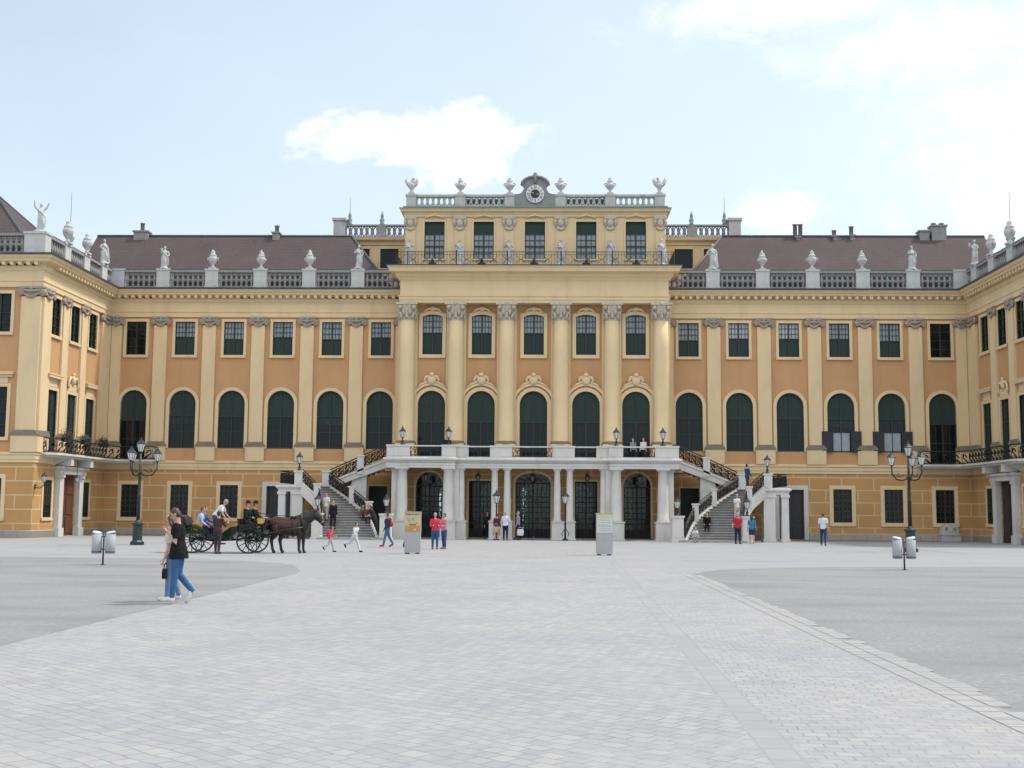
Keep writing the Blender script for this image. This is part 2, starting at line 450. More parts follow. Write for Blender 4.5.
# ------------------------------------------------------------------ ground
def struct(o):
    o['kind'] = 'structure'; return o
M['ground'] = brick_mat('court_paving', (0.296,0.300,0.312), (0.316,0.319,0.328), (0.262,0.266,0.275), 0.24, 0.16, 0.012, 0.85, axis='xy', bump=0.2, bdist=0.01, warp=0.05, patchy=(0.312,0.316,0.325), tint=((0.93,0.93,0.945),(1.06,1.05,1.035)))
M['sett_diag'] = brick_mat('granite_setts_laid_diagonally', (0.292,0.297,0.310), (0.372,0.368,0.360), (0.222,0.224,0.232), 0.20, 0.17, 0.009, 0.8, axis='xy', rotz=R(42), bump=0.42, bdist=0.02, warp=0.26, patchy=(0.318,0.321,0.328), tint=((0.88,0.89,0.93),(1.10,1.06,1.02)), fine=0.6)
M['sett_row'] = brick_mat('granite_setts_in_rows', (0.292,0.297,0.310), (0.378,0.372,0.362), (0.222,0.224,0.232), 0.20, 0.15, 0.009, 0.8, axis='xy', rotz=R(2), bump=0.35, bdist=0.02, warp=0.30, patchy=(0.322,0.324,0.330), tint=((0.88,0.89,0.93),(1.10,1.06,1.02)), fine=0.6)
M['drain'] = brick_mat('drain_slabs', (0.298,0.300,0.302), (0.325,0.323,0.318), (0.255,0.255,0.258), 5.0, 0.42, 0.010, 0.8, axis='xy', bump=0.4, bdist=0.015, fine=0.3)
M['border'] = brick_mat('border_stones', (0.32,0.32,0.318), (0.365,0.36,0.35), (0.23,0.225,0.22), 5.0, 0.34, 0.012, 0.8, axis='xy', bump=0.5, bdist=0.02, warp=0.04, fine=0.5)
M['gravel'] = mat('rolled_gravel', (0.252,0.250,0.249), 0.95, var=0.28, scale=11, bump=0.6, bscale=38, stain=((0.196,0.198,0.207), 0.55, 0.44, 0.8, (.5,1,1)))
M['band'] = mat('paving_band', (0.280,0.284,0.294), 0.9, var=0.06, scale=1)
M['joint'] = mat('dark_joint', (0.275,0.276,0.279), 0.95, var=0.1)
mb = MB(); mb.flat_poly([(-400,-300),(400,-300),(400,500),(-400,500)], 0.0); struct(mb.build('ground', M['ground']))
def edge_x(y): return 2.70 + ((y+75)*0.0175)           # the drain drifts towards the path axis
mb = MB(); ys = [-130,-75,-50,-38,-22,-12]
for a, b in zip(ys[:-1], ys[1:]):
    mb.quad((-6.05,a,.004),(edge_x(a),a,.004),(edge_x(b),b,.004),(-6.05,b,.004))
struct(mb.build('cobbled_path', M['sett_diag']))
mb = MB(); mj = MB()
for a, b in zip(ys[:-1], ys[1:]):
    mb.quad((edge_x(a)+.03,a,.004),(edge_x(a)+.25,a,.004),(edge_x(b)+.25,b,.004),(edge_x(b)+.03,b,.004))
    for o in (0.0, .25): mj.quad((edge_x(a)+o,a,.004),(edge_x(a)+o+.03,a,.004),(edge_x(b)+o+.03,b,.004),(edge_x(b)+o,b,.004))
struct(mb.build('drain_strip', M['drain'])); struct(mj.build('drain_joints', M['joint']))
mb = MB()
for a, b in zip(ys[:-1], ys[1:]):
    mb.quad((edge_x(a)+.28,a,.004),(5.0,a,.004),(5.0,b,.004),(edge_x(b)+.28,b,.004))
struct(mb.build('cobbled_path_side', M['sett_row']))
mb = MB(); mj = MB()
y = -130.0
while y < -47:
    l = random.uniform(.25,.42)
    for x0, x1 in ((5.02, 5.02+random.uniform(.21,.24)), (5.27, 5.27+random.uniform(.18,.28))):
        if x0 < 5.1 or random.random() < .93: mb.quad((x0,y,.008),(x1,y,.008),(x1,y+l-.012,.008),(x0,y+l-.012,.008))
    y += l
mj.quad((5.0,-130,.004),(5.34,-130,.004),(5.34,-47,.004),(5.0,-47,.004))
struct(mb.build('path_border', M['border'])); struct(mj.build('path_border_bed', M['joint']))
def gravel(name, pts, sg):
    mb = MB()
    if sg < 0: pts = pts[::-1]
    mb.flat_poly(pts, .003); return struct(mb.build(name, M['gravel']))
def edge_pts(x, y0, y1, amp, step):
    out = []; y = y0
    while y < y1: out.append((x+random.uniform(-amp, amp), y)); y += step
    return out
arcR = [(5.36,-48.6),(5.45,-47.7),(5.9,-46.2),(6.6,-45.0),(7.8,-43.8),(9.5,-42.7),(12,-41.8),(16,-41.1),(22,-40.8),(140,-40.8)]
gravel('gravel_field', [(140,-130)]+[(140,-40.8)]+arcR[::-1][1:]+[(5.34,-49),(5.34,-130)], 1)
arcL = [(-6.05,-50),(-6.25,-48.2),(-6.65,-46.6),(-7.2,-44.6),(-8.1,-42.9),(-9.8,-41.2),(-11.5,-40.4),(-14,-39.8),(-20,-39.7),(-140,-39.7)]
gravel('gravel_field', [(-140,-130)]+edge_pts(-6.05,-130,-50.5,.07,.35)+arcL+[], 1)
mb = MB(); mb.box(6.2,140,-37.9,-36.6,-.05,.004); mb.box(-140,-6.6,-37.2,-36.0,-.05,.004)
struct(mb.build('paving_band', M['band']))
mb = MB()
for (xa,ya),(xb,yb) in (((17.8,-2.88),(19.78,-16.9)),((19.78,-16.9),(20.5,-27)),((-17.9,-6),(-21,-27)),((-21,-27),(-60,-30))):
    d = Vector((yb-ya,-(xb-xa),0)).normalized()*.05
    mb.quad((xa-d.x,ya-d.y,.006),(xa+d.x,ya+d.y,.006),(xb+d.x,yb+d.y,.006),(xb-d.x,yb-d.y,.006))
o = struct(mb.build('ground_seam', M['joint'])); fix_normals(o)

M['foot_tone'] = mat('dark_foot_tone', (0.18,0.18,0.185), 0.9, var=0.15, scale=2)  # darker ground colour in strips along the foot of the walls
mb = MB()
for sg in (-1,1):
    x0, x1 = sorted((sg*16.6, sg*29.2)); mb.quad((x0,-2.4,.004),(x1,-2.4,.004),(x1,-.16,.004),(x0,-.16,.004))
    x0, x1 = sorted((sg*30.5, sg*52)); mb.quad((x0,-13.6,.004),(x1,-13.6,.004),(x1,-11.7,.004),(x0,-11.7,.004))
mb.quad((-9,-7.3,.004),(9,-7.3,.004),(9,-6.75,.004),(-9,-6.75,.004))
struct(mb.build('dark_foot_strip', M['foot_tone']))
# ------------------------------------------------------------------ the palace
PAL = thing('palace', 'long ochre yellow baroque palace with cream pilasters, dark green windows and a raised clock storey', 'palace')
XW, YF, YC = 30.3, -11.5, -2.0        # wing corner, side pavilion front, centre block front
P, A0 = 3.5, 10.84
BX = [A0 + i*P for i in range(6)]      # wing bays
PX = [A0 + (i+.5)*P for i in range(5)] # wing pilasters
RY = [-3.2, -6.3, -9.4]              # bays of the return walls
RP = [-4.85, -7.95]
CX = [0, 3.6, -3.6, 7.02, -7.02]
CC = [1.86, 5.36, 8.72]
AXW = [0, 3.69, -3.69, 7.25, -7.25]

def arch_pts(xc, hw, z0, z1, kind, n=12):
    """outline of an opening from bottom left, over the head, to bottom right"""
    if kind == 'rect': return [(xc-hw,z0),(xc-hw,z1),(xc+hw,z1),(xc+hw,z0)]
    rise = hw if kind == 'arch' else (hw*0.22 if kind == 'seg' else hw*0.55)
    zs = z1-rise; pts = [(xc-hw,z0)]
    if kind == 'seg':
        rad = (hw*hw+rise*rise)/(2*rise); a = math.asin(hw/rad)
        for i in range(n+1):
            t = -a+2*a*i/n; pts.append((xc+rad*math.sin(t), z1-rad+rad*math.cos(t)))
    else:
        for i in range(n+1):
            t = PI - PI*i/n; pts.append((xc+hw*math.cos(t), zs+rise*math.sin(t)))
    pts.append((xc+hw,z0)); return pts

def wall_run(mb, x0, x1, z0, z1, ops, depth=0.3):
    """wall sheet with real openings and their reveals; ops = (xc, hw, za, zb, kind)"""
    groups = {}
    for o in ops: groups.setdefault(round(o[0],3), []).append(o)
    xs = sorted(groups)
    bnd = [x0] + [(xs[i]+xs[i+1])/2 for i in range(len(xs)-1)] + [x1]
    if not xs:
        mb.quad((x0,0,z0),(x1,0,z0),(x1,0,z1),(x0,0,z1)); return
    for i, xc in enumerate(xs):
        a, b = bnd[i], bnd[i+1]; z = z0
        for o in sorted(groups[xc], key=lambda q: q[2]):
            _, hw, za, zb, kind = o
            if za > z: mb.quad((a,0,z),(b,0,z),(b,0,za),(a,0,za))
            pts = arch_pts(xc, hw, za, zb, kind)
            n = len(pts)
            half = [p for p in pts if p[0] <= xc+1e-6]; rh = [p for p in pts if p[0] >= xc-1e-6][::-1]
            for k in range(len(half)-1):
                (xa,zk),(xb,zl) = half[k], half[k+1]
                if abs(zl-zk) > 1e-6: mb.quad((a,0,zk),(xa,0,zk),(xb,0,zl),(a,0,zl))
            for k in range(len(rh)-1):
                (xa,zk),(xb,zl) = rh[k], rh[k+1]
                if abs(zl-zk) > 1e-6: mb.quad((xa,0,zk),(b,0,zk),(b,0,zl),(xb,0,zl))
            for k in range(n-1):
                p, q = pts[k], pts[k+1]
                mb.quad((p[0],0,p[1]),(p[0],depth,p[1]),(q[0],depth,q[1]),(q[0],0,q[1]))
            mb.quad((xc-hw,0,za),(xc+hw,0,za),(xc+hw,depth,za),(xc-hw,depth,za))
            z = zb
        if z < z1: mb.quad((a,0,z),(b,0,z),(b,0,z1),(a,0,z1))

def run(name, p0, rz, L, z0, z1, ops, m, depth=0.3):
    mb = MB(); wall_run(mb, 0, L, z0, z1, ops, depth)
    return mb.build(name, m, PAL, (p0[0], p0[1], 0), rz)

ZB = 4.88                                # ground storey / upper storey seam (behind the belt course)
OW = [('A', .71, 12.69, 15.08, 'rect'), ('B', .92, 6.07, 10.17, 'arch'), ('C', .635, 1.22, 3.50, 'rect')]
# wings
for sg in (-1, 1):
    x0, x1 = (-XW, -9.2) if sg < 0 else (9.2, XW)
    up = []; lo = []
    for i, bx in enumerate(BX):
        u = sg*bx - x0
        up.append((u, .71, 12.69, 15.08, 'rect'))
        up.append((u, .94, 5.3 if i == 5 else 6.07, 10.17, 'arch'))
        if i >= 3: lo.append((u, .635, 1.22, 3.5, 'rect'))
        elif i == 2: lo.append((u, .85, 0.02, 3.45, 'rect'))
        elif i == 0: lo.append((u, .65, 0.02, 3.5, 'rect'))
        else: lo.append((u, .65, 0.02, 3.3, 'rect'))
    run('wall', (x0, 0), 0, x1-x0, ZB, 17.0, up, M['orange'])
    run('wall', (x0, 0), 0, x1-x0, 0, ZB, lo, M['rustic'])
    # return wall of the side pavilion
    up = []; lo = []
    for k, y in enumerate(RY):
        u = (y-YF) if sg < 0 else -y
        up.append((u, .72, 12.69, 15.08, 'rect')); up.append((u, .74, 5.35, 9.2, 'rect'))
        if k != 1: lo.append((u, .62, 1.22, 3.55, 'rect'))
        else: lo.append((u-.0, 1.3, .02, 3.95, 'rect'))
    p0 = (-XW, YF) if sg < 0 else (XW, 0); rz = PI/2 if sg < 0 else -PI/2
    run('wall', p0, rz, -YF, ZB, 17.0, up, M['orange']); run('wall', p0, rz, -YF, 0, ZB, lo, M['rustic'])
    # pavilion front (faces the court)
    up = []; lo = []
    FX = [2.6, 6.1, 9.6, 13.1]
    for x in FX:
        u = (22-x) if sg < 0 else x
        up.append((u, .71, 12.6, 15.0, 'rect')); up.append((u, .74, 6.1, 9.2, 'rect')); lo.append((u, .66, 1.25, 3.6, 'rect'))
    p0 = (-XW-22, YF) if sg < 0 else (XW, YF)
    run('wall', p0, 0, 22, ZB, 17.0, up, M['orange']); run('wall', p0, 0, 22, 0, ZB, lo, M['rustic'])
    mb = MB(); xo = sg*(XW+22)
    mb.quad((xo,YF,0),(xo,16,0),(xo,16,17),(xo,YF,17)); mb.build('wall', M['orange'], PAL)
    # sides of the centre block
    mb = MB(); mb.box(sg*9.2-.01, sg*9.2+.01, YC+.3, 0, 4.9, 17.9); mb.build('wall', M['orange'], PAL)
    mb = MB(); mb.box(sg*9.2-.01, sg*9.2+.01, YC+.3, 0, 0, 4.9); mb.build('wall', M['rustic'], PAL)
for x0, x1 in ((-52,-9.2),(9.2,52)):
    mb = MB(); mb.quad((x0,16,0),(x0,16,17),(x1,16,17),(x1,16,0)); mb.build('wall', M['orange'], PAL)
mb = MB(); wall_run(mb, 0, 18.4, 0, 17, [(9.2,1.3,.02,4.3,'arch'),(9.2-3.62,.95,.02,4.1,'arch'),(9.2+3.62,.95,.02,4.1,'arch'),(9.2-7.08,.95,.02,4.1,'arch'),(9.2+7.08,.95,.02,4.1,'arch')], .3); mb.build('wall', M['orange'], PAL, (-9.2,16,0), 0)
# dark rooms behind the panes: one partition a little behind every facade keeps daylight out
YCW = YC+.3     # centre wall plane; the columns stand in front of it
up = []; lo = []
for x in CX:
    up.append((x+9.2, .69, 12.56, 15.37, 'seg')); up.append((x+9.2, .945, 5.2, 10.05, 'arch'))
lo = [(9.2, 1.2, .02, 4.42, 'flat'), (9.2+3.62, .76, .02, 3.87, 'rect'), (9.2-3.62, .76, .02, 3.87, 'rect'), (9.2+7.08, .92, .02, 4.45, 'arch'), (9.2-7.08, .92, .02, 4.45, 'arch')]
run('wall', (-9.2, YCW), 0, 18.4, ZB, 17.4, up, M['orange']); run('wall', (-9.2, YCW), 0, 18.4, 0, ZB, lo, M['rustic'])
# attic storey over the centre
YA = 1.0
run('wall', (-9.35, YA), 0, 18.7, 18.3, 23.3, [(x+9.35, .73, 19.87, 22.6, 'rect') for x in AXW], M['cream'])
mb = MB(); mb.box(-9.36,-9.34,YA,9,18.4,23.3); mb.box(9.34,9.36,YA,9,18.4,23.3); mb.build('wall', M['cream'], PAL)

# ---- windows: prototypes in wall coordinates, then copies
def surround_mesh(mb, hw, z0, z1, kind, band, out, sill=True, foot=True):
    """flat moulded band round an opening (outline offset outwards)"""
    inn = arch_pts(0, hw, z0, z1, kind, 14); ou = arch_pts(0, hw+band, z0-(band if (sill and foot) else 0), z1+band, kind, 14)
    if kind == 'arch': ou = arch_pts(0, hw+band, z0-(band if foot else 0), z1+band, kind, 14)
    n = len(inn)
    for k in range(n-1):
        a, b, c, d = inn[k], inn[k+1], ou[k+1], ou[k]
        mb.quad((a[0],-out,a[1]),(b[0],-out,b[1]),(c[0],-out,c[1]),(d[0],-out,d[1]))
        mb.quad((d[0],-out,d[1]),(c[0],-out,c[1]),(c[0],.0,c[1]),(d[0],.0,d[1]))
        mb.quad((a[0],0.1,a[1]),(b[0],0.1,b[1]),(b[0],-out,b[1]),(a[0],-out,a[1]))
    if foot:
        mb.box(-hw-band, hw+band, -out-(.06 if sill else 0), .1, z0-band, z0-.003)
def outline_fill(mb, hw, z0, z1, kind, y):
    p = arch_pts(0, hw, z0, z1, kind, 14)
    mb.add([(x, y, z) for x, z in p], [tuple(range(len(p)))], False)
def grid(mb, hw, z0, z1, y, nx, nz, t=.035, edge=.06, d=.05, kind='rect'):
    mb.box(-hw, -hw+edge, y-d, y, z0, z1); mb.box(hw-edge, hw, y-d, y, z0, z1)
    mb.box(-hw+edge, hw-edge, y-d, y, z0, z0+edge); mb.box(-hw+edge, hw-edge, y-d, y, z1-edge, z1)
    for i in range(1, nx):
        x = -hw+2*hw*i/nx; tt = t if not (nx % 2 == 0 and i == nx//2) else .10
        mb.box(x-tt/2, x+tt/2, y-d-.012, y, z0+edge, z1-edge)
    for k in range(1, nz):
        z = z0+(z1-z0)*k/nz; mb.box(-hw+edge, hw-edge, y-d+.004, y, z-t/2, z+t/2)

M['grille'] = mat('rusty_grille_iron', (0.085,0.072,0.055), 0.6, metal=0.2, var=0.25, scale=6)
def make_window(hw, z0, z1, kind, band, out, style, m_sur='cream', extra=None, curtain='curtain', foot=True, drop=0.0):
    mb = MB(); surround_mesh(mb, hw, z0, z1, kind, band, out, True, foot)
    if extra: extra(mb)
    root = mb.build('window', M[m_sur], PAL)
    y = .10; h = z1-z0
    g = MB(); bl = MB(); cu = MB(); fr = MB(); gr_ = MB()
    if style == 'half':                      # panes above, roller blind below
        zm = z0+h*(.53+drop)
        outline_fill(cu, hw-.02, zm, z1, kind, y+.03); bl.box(-hw+.02, hw-.02, y+.0, y+.02, z0, zm)
        top = z1 if kind == 'rect' else z1-.05
        grid(fr, hw, zm, top, y, 6, 3, .026, .05); fr.box(-hw, -hw+.06, y-.05, y, z0, zm); fr.box(hw-.06, hw, y-.05, y, z0, zm); fr.box(-hw+.06, hw-.06, y-.05, y, z0, z0+.07)
        fr.box(-.05,.05,y-.06,y,z0+.07,zm)
    elif style == 'full':                    # dark panes top to bottom
        outline_fill(g, hw-.02, z0, z1, kind, y+.02); grid(fr, hw, z0, z1, y, 2, 4, .04, .06)
    elif style == 'grille':
        outline_fill(g, hw-.02, z0, z1, kind, y+.02); grid(fr, hw, z0, z1, y, 2, 2, .05, .06)
        nx, nz = 4, 6                            # wrought lattice with rings in front of the panes
        for i in range(1, nx): gr_.box(-hw+2*hw*i/nx-.011, -hw+2*hw*i/nx+.011, y-.1, y-.078, z0, z1)
        for k in range(1, nz): gr_.box(-hw, hw, y-.1, y-.08, z0+h*k/nz-.011, z0+h*k/nz+.011)
        for i in range(nx):
            for k in range(2, nz):
                cx_, cz_ = -hw+2*hw*(i+.5)/nx, z0+h*(k+.5)/nz
                gr_.tube([(cx_+.1*math.cos(a*PI/4), y-.09, cz_+.12*math.sin(a*PI/4)) for a in range(9)], .014, 4)
    elif style == 'arch':                    # round headed, blind over the upper part
        zs = z0+h*.56
        zd = zs-h*drop*2
        outline_fill(bl, hw-.02, zd, z1, kind, y+.03) if drop == 0 else (outline_fill(bl, hw-.02, zs, z1, kind, y+.03), bl.box(-hw+.02, hw-.02, y+.0, y+.019, zd, zs)); g.box(-hw+.02, hw-.02, y+.02, y+.03, z0, zs)
        fr.box(-hw, hw, y-.06, y, zs-.05, zs+.05); fr.box(-.05, .05, y-.05, y+.01, z0, zs-.05); fr.box(-.04,.04, y-.03, y+.02, zs+.05, z1-.03)
        for s in (-1, 1):
            fr.box(s*hw, s*(hw-.07), y-.05, y, z0, zs-.05); fr.box(s*hw*.5-.02, s*hw*.5+.02, y-.02, y+.01, z0, zs-.05)
        fr.box(-hw+.07, hw-.07, y-.04, y, z0, z0+.1); fr.box(-hw+.07, -.05, y-.03, y+.01, z0+h*.28, z0+h*.28+.05); fr.box(.05, hw-.07, y-.03, y+.01, z0+h*.28, z0+h*.28+.05)
    elif style == 'attic':
        zm = z0+h*.68
        bl.box(-hw+.02, hw-.02, y, y+.02, zm, z1); outline_fill(cu, hw-.02, z0, zm, 'rect', y+.03)
        grid(fr, hw, z0, zm, y, 4, 4, .03, .06); fr.box(-hw+.07, hw-.07, y-.09, y-.055, z0+(zm-z0)*.5-.04, z0+(zm-z0)*.5+.04)
        fr.box(-hw, -hw+.06, y-.05, y, zm, z1); fr.box(hw-.06, hw, y-.05, y, zm, z1); fr.box(-hw+.06, hw-.06, y-.05, y, z1-.06, z1)
    elif style == 'shutter':                 # tall green louvred leaves
        bl.box(-hw+.02, hw-.02, y+.02, y+.04, z0, z1); fr.box(-.05,.05,y-.04,y+.02,z0,z1)
        fr.box(-hw,-hw+.07,y-.04,y+.02,z0,z1); fr.box(hw-.07,hw,y-.04,y+.02,z0,z1); fr.box(-hw+.07,hw-.07,y-.03,y+.02,z0+h*.62,z0+h*.62+.09); fr.box(-hw+.07,hw-.07,y-.03,y+.02,z1-.08,z1)
        n = int(h/.18)
        for k in range(n): bl.box(-hw+.09, hw-.09, y, y+.02, z0+.1+k*.18, z0+.2+k*.18)
    if fr.v: fr.build('sash', M['frame'], root)
    if gr_.v: gr_.build('grille', M['grille'], root)
    if g.v: g.build('pane', M['glass'], root)
    if bl.v: bl.build('blind', M['blind_arch' if style in ('arch', 'shutter') else 'blind'], root)
    if cu.v: cu.build('curtain', M[curtain], root)
    return root

def place_windows(proto, spots):
    for i, (x, y, rz) in enumerate(spots):
        if i == 0:
            proto.location = (x, y, 0); proto.rotation_euler = (0, 0, rz)
        else: copy_tree(proto, PAL, (x, y, 0), rz)
W2 = [(sg*b, 0, 0) for sg in (-1, 1) for b in BX]
bright = [w_ for w_ in W2 if w_[0] > 14 and w_[0] < 18.5]
dark_top = [w_ for w_ in W2 if abs(w_[0]) > 28]
mixed = [w_ for w_ in W2 if w_ not in bright and w_ not in dark_top]
place_windows(make_window(.71, 12.69, 15.08, 'rect', .19, .07, 'half'), mixed[0::2])
place_windows(make_window(.71, 12.69, 15.08, 'rect', .19, .07, 'half', drop=-.06), mixed[1::2])
place_windows(make_window(.71, 12.69, 15.08, 'rect', .19, .07, 'half', curtain='curtain_bright'), bright)
place_windows(make_window(.71, 12.69, 15.08, 'rect', .19, .07, 'full'), dark_top)
AW = [(sg*b, 0, 0) for sg in (-1, 1) for b in BX[:5]]
for pick, dr in (((0,3,5,7),0.0),((1,4,8),.07),((2,6,9),.02)): place_windows(make_window(.94, 6.07, 10.17, 'arch', .23, .09, 'arch', foot=False, drop=dr), [AW[k] for k in pick])
place_windows(make_window(.94, 5.32, 10.17, 'arch', .23, .09, 'arch', foot=False), [(sg*BX[5], 0, 0) for sg in (-1, 1)])
place_windows(make_window(.635, 1.22, 3.5, 'rect', .26, .05, 'grille'), [(sg*b, 0, 0) for sg in (-1, 1) for b in BX[3:]])
RET = [(-XW, y, PI/2) for y in RY] + [(XW, y, -PI/2) for y in RY]
place_windows(make_window(.72, 12.69, 15.08, 'rect', .19, .07, 'full'), RET)
def hood(mb):
    mb.box(-.66,.66,-.06,0,9.42,9.95); mb.prism([(-.98,9.95),(.98,9.95),(1.06,10.12),(-1.06,10.12)], -.28, 0)
    mb.box(-1.09,1.09,-.31,0,10.12,10.2)
def cartouche_hood(mb):
    mb.box(-.7,.7,-.06,0,9.42,9.9); mb.smooth = True
    mb.ell((0,-.1,10.15),.28,.16,.34,10,6)
    for s in (-1,1):
        mb.tube([(s*.25,-.1,10.2),(s*.5,-.12,10.3),(s*.72,-.12,10.05),(s*.8,-.1,9.75),(s*.68,-.1,9.6)],[.09,.1,.09,.08,.05],6)
    mb.ell((0,-.12,10.5),.16,.12,.14,8,5)
place_windows(make_window(.74, 5.35, 9.2, 'rect', .2, .07, 'shutter', extra=hood, foot=False), [r for r in RET if r[1] != RY[1]])
place_windows(make_window(.74, 5.35, 9.2, 'rect', .2, .07, 'shutter', extra=cartouche_hood, foot=False), [r for r in RET if r[1] == RY[1]])
place_windows(make_window(.62, 1.22, 3.55, 'rect', .2, .05, 'grille'), [r for r in RET if r[1] != RY[1]])
FR = [(sg*(XW+x), YF, 0) for sg in (-1, 1) for x in FX]
place_windows(make_window(.71, 12.6, 15.0, 'rect', .19, .07, 'full'), FR)
def hood2(mb):
    mb.box(-.74,.74,-.06,0,9.42,9.8); mb.box(-1.1,1.1,-.28,0,9.95,10.12); mb.box(-1.0,1.0,-.16,0,9.8,9.95)
place_windows(make_window(.74, 6.1, 9.2, 'rect', .2, .07, 'full', extra=hood2), FR)
place_windows(make_window(.66, 1.25, 3.6, 'rect', .24, .05, 'grille'), FR)
def seg_orn(mb):
    mb.smooth = True
    mb.tube([(-.62,-.12,15.5),(-.4,-.14,15.7),(0,-.16,15.8),(.4,-.14,15.7),(.62,-.12,15.5)],[.07,.09,.12,.09,.07],6)
    mb.ell((0,-.14,15.74),.24,.12,.16,8,5)
place_windows(make_window(.69, 12.56, 15.37, 'seg', .24, .08, 'half', extra=seg_orn), [(x, YCW, 0) for x in CX])
def arch_orn(mb):
    """outer archivolt with a rocaille cartouche over the keystone"""
    mb.smooth = False
    inn = arch_pts(0, 1.3, 5.2, 10.42, 'arch', 14)[1:-1]; ou = arch_pts(0, 1.52, 5.2, 10.64, 'arch', 14)[1:-1]
    for k in range(len(inn)-1):
        a, b, c, d = inn[k], inn[k+1], ou[k+1], ou[k]
        mb.quad((a[0],-.16,a[1]),(b[0],-.16,b[1]),(c[0],-.16,c[1]),(d[0],-.16,d[1]))
        mb.quad((d[0],-.16,d[1]),(c[0],-.16,c[1]),(c[0],0,c[1]),(d[0],0,d[1])); mb.quad((a[0],0,a[1]),(b[0],0,b[1]),(b[0],-.16,b[1]),(a[0],-.16,a[1]))
    mb.smooth = True
    mb.ell((0,-.16,10.8),.34,.16,.36,10,6); mb.ell((0,-.24,11.15),.2,.14,.16,8,5)
    for s in (-1, 1):
        mb.tube([(s*.15,-.16,11.05),(s*.36,-.17,11.0),(s*.48,-.16,10.82),(s*.46,-.14,10.64)],[.1,.12,.11,.09],6)
        mb.tube([(s*.3,-.15,10.66),(s*.7,-.15,10.5),(s*1.05,-.14,10.2)],[.09,.08,.05],6)
place_windows(make_window(.945, 5.2, 10.05, 'arch', .26, .1, 'arch', extra=arch_orn, foot=False), [(x, YCW, 0) for x in CX])
def attic_orn(mb):
    mb.smooth = True
    mb.tube([(-.7,-.1,22.86),(-.35,-.12,22.98),(0,-.14,23.06),(.35,-.12,22.98),(.7,-.1,22.86)],[.05,.07,.1,.07,.05],6)
place_windows(make_window(.73, 19.87, 22.6, 'rect', .12, .06, 'attic', extra=attic_orn), [(x, YA, 0) for x in AXW])
# opened dark shutters round the bright inner casements of two arched windows
for b in BX[3:5]:
    for s in (-1, 1):
        mb = MB(); mb.box(b+s*.62, b+s*1.36, -.2, -.14, 6.05, 7.5)
        mb.box(b+s*.66, b+s*1.32, -.225, -.2, 6.15, 6.72); mb.box(b+s*.66, b+s*1.32, -.225, -.2, 6.82, 7.4)
        sh = mb.build('shutter', M['door'], PAL); sh['label'] = 'dark shutter folded open beside a bright casement'
    mb = MB(); mb.box(b-.6,b+.6,-.03,.0,6.1,7.45); c_ = mb.build('casement', M['curtain'], PAL)
    mb = MB()
    for x in (-.6,-.03,.57): mb.box(b+x,b+x+.05,-.06,-.03,6.1,7.45)
    mb.box(b-.55,b+.57,-.06,-.03,6.1,6.15); mb.box(b-.55,b+.57,-.06,-.03,7.4,7.45); mb.build('sash', M['frame'], c_)

# ---- doors
def leaf_door(hw, z1, kind, m_leaf, m_sur, band, lattice):
    mb = MB(); surround_mesh(mb, hw, .02, z1, kind, band, .08, False, False)
    d = mb.build('door', M[m_sur], PAL); y = .22
    if lattice:                                 # glazed doors behind an iron lattice
        fr = MB(); h = z1
        rise = {'rect': 0, 'arch': hw, 'flat': hw*.55}[kind]; zs = z1-rise
        fr.box(-hw,-hw+.08,y-.05,y,.02,zs); fr.box(hw-.08,hw,y-.05,y,.02,zs); fr.box(-.06,.06,y-.06,y,.02,zs-.05)
        fr.box(-hw+.08,hw-.08,y-.06,y,zs-.09 if rise else z1-.1,zs if rise else z1)
        n = 6 if hw < 1 else 8
        for i in range(1, n):
            x = -hw+2*hw*i/n
            if abs(x) > .08: fr.box(x-.026,x+.026,y-.03,y,.12,zs-.09)
        for z in (.62,1.0,1.35,1.75,2.1,2.45,2.8):
            if z < zs-.2: fr.box(-hw+.08,hw-.08,y-.035,y,z-.035,z+.035)
        fr.box(-hw+.08,hw-.08,y-.03,y+.02,.02,.6)
        if rise:
            for k in range(1, 6):
                a = PI*k/6; fr.tube([(0,y-.02,zs),(hw*.96*math.cos(a),y-.02,zs+rise*.96*math.sin(a))],.02,4)
            fr.tube([(hw*.5*math.cos(PI*k/10),y-.02,zs+rise*.5*math.sin(PI*k/10)) for k in range(11)],.02,4)
        fr.build('lattice', M['iron'], d)
        g = MB(); p = arch_pts(0,hw-.01,.02,z1,kind,14); g.add([(x,y+.03,z) for x,z in p],[tuple(range(len(p)))],False); g.build('pane', M['clear'], d)
    else:
        fr = MB(); p = arch_pts(0,hw-.005,.02,z1,kind,14); fr.add([(x,y,z) for x,z in p],[tuple(range(len(p)))],False)
        for s in (-1,1):
            for za, zb in ((.2,1.1),(1.25,z1*.6),(z1*.6+.12,z1-.15)): fr.box(s*.08,s*(hw-.1),y-.03,y-.004,za,zb)
        fr.build('leaf', M[m_leaf], d)
        fr = MB(); fr.ell((.06,y-.06,1.05),.03,.03,.03,6,4); fr.build('handle', M['capital'], d)
    return d
def put(o, x, y, rz=0): o.location = (x, y, 0); o.rotation_euler = (0, 0, rz); return o
put(leaf_door(1.2,4.42,'flat','door','cream',.16,True), 0, YCW)
d = put(leaf_door(.76,3.87,'rect','door','cream',.14,True), 3.62, YCW); copy_tree(d, PAL, (-3.62, YCW, 0))
d = put(leaf_door(.92,4.45,'arch','door','cream',.14,True), 7.08, YCW); copy_tree(d, PAL, (-7.08, YCW, 0))
d = put(leaf_door(.85,3.45,'rect','door','stone',.3,False), BX[2], 0); copy_tree(d, PAL, (-BX[2], 0, 0))
d = put(leaf_door(.65,3.5,'rect','door','cream',.12,False), BX[0], 0); copy_tree(d, PAL, (-BX[0], 0, 0))
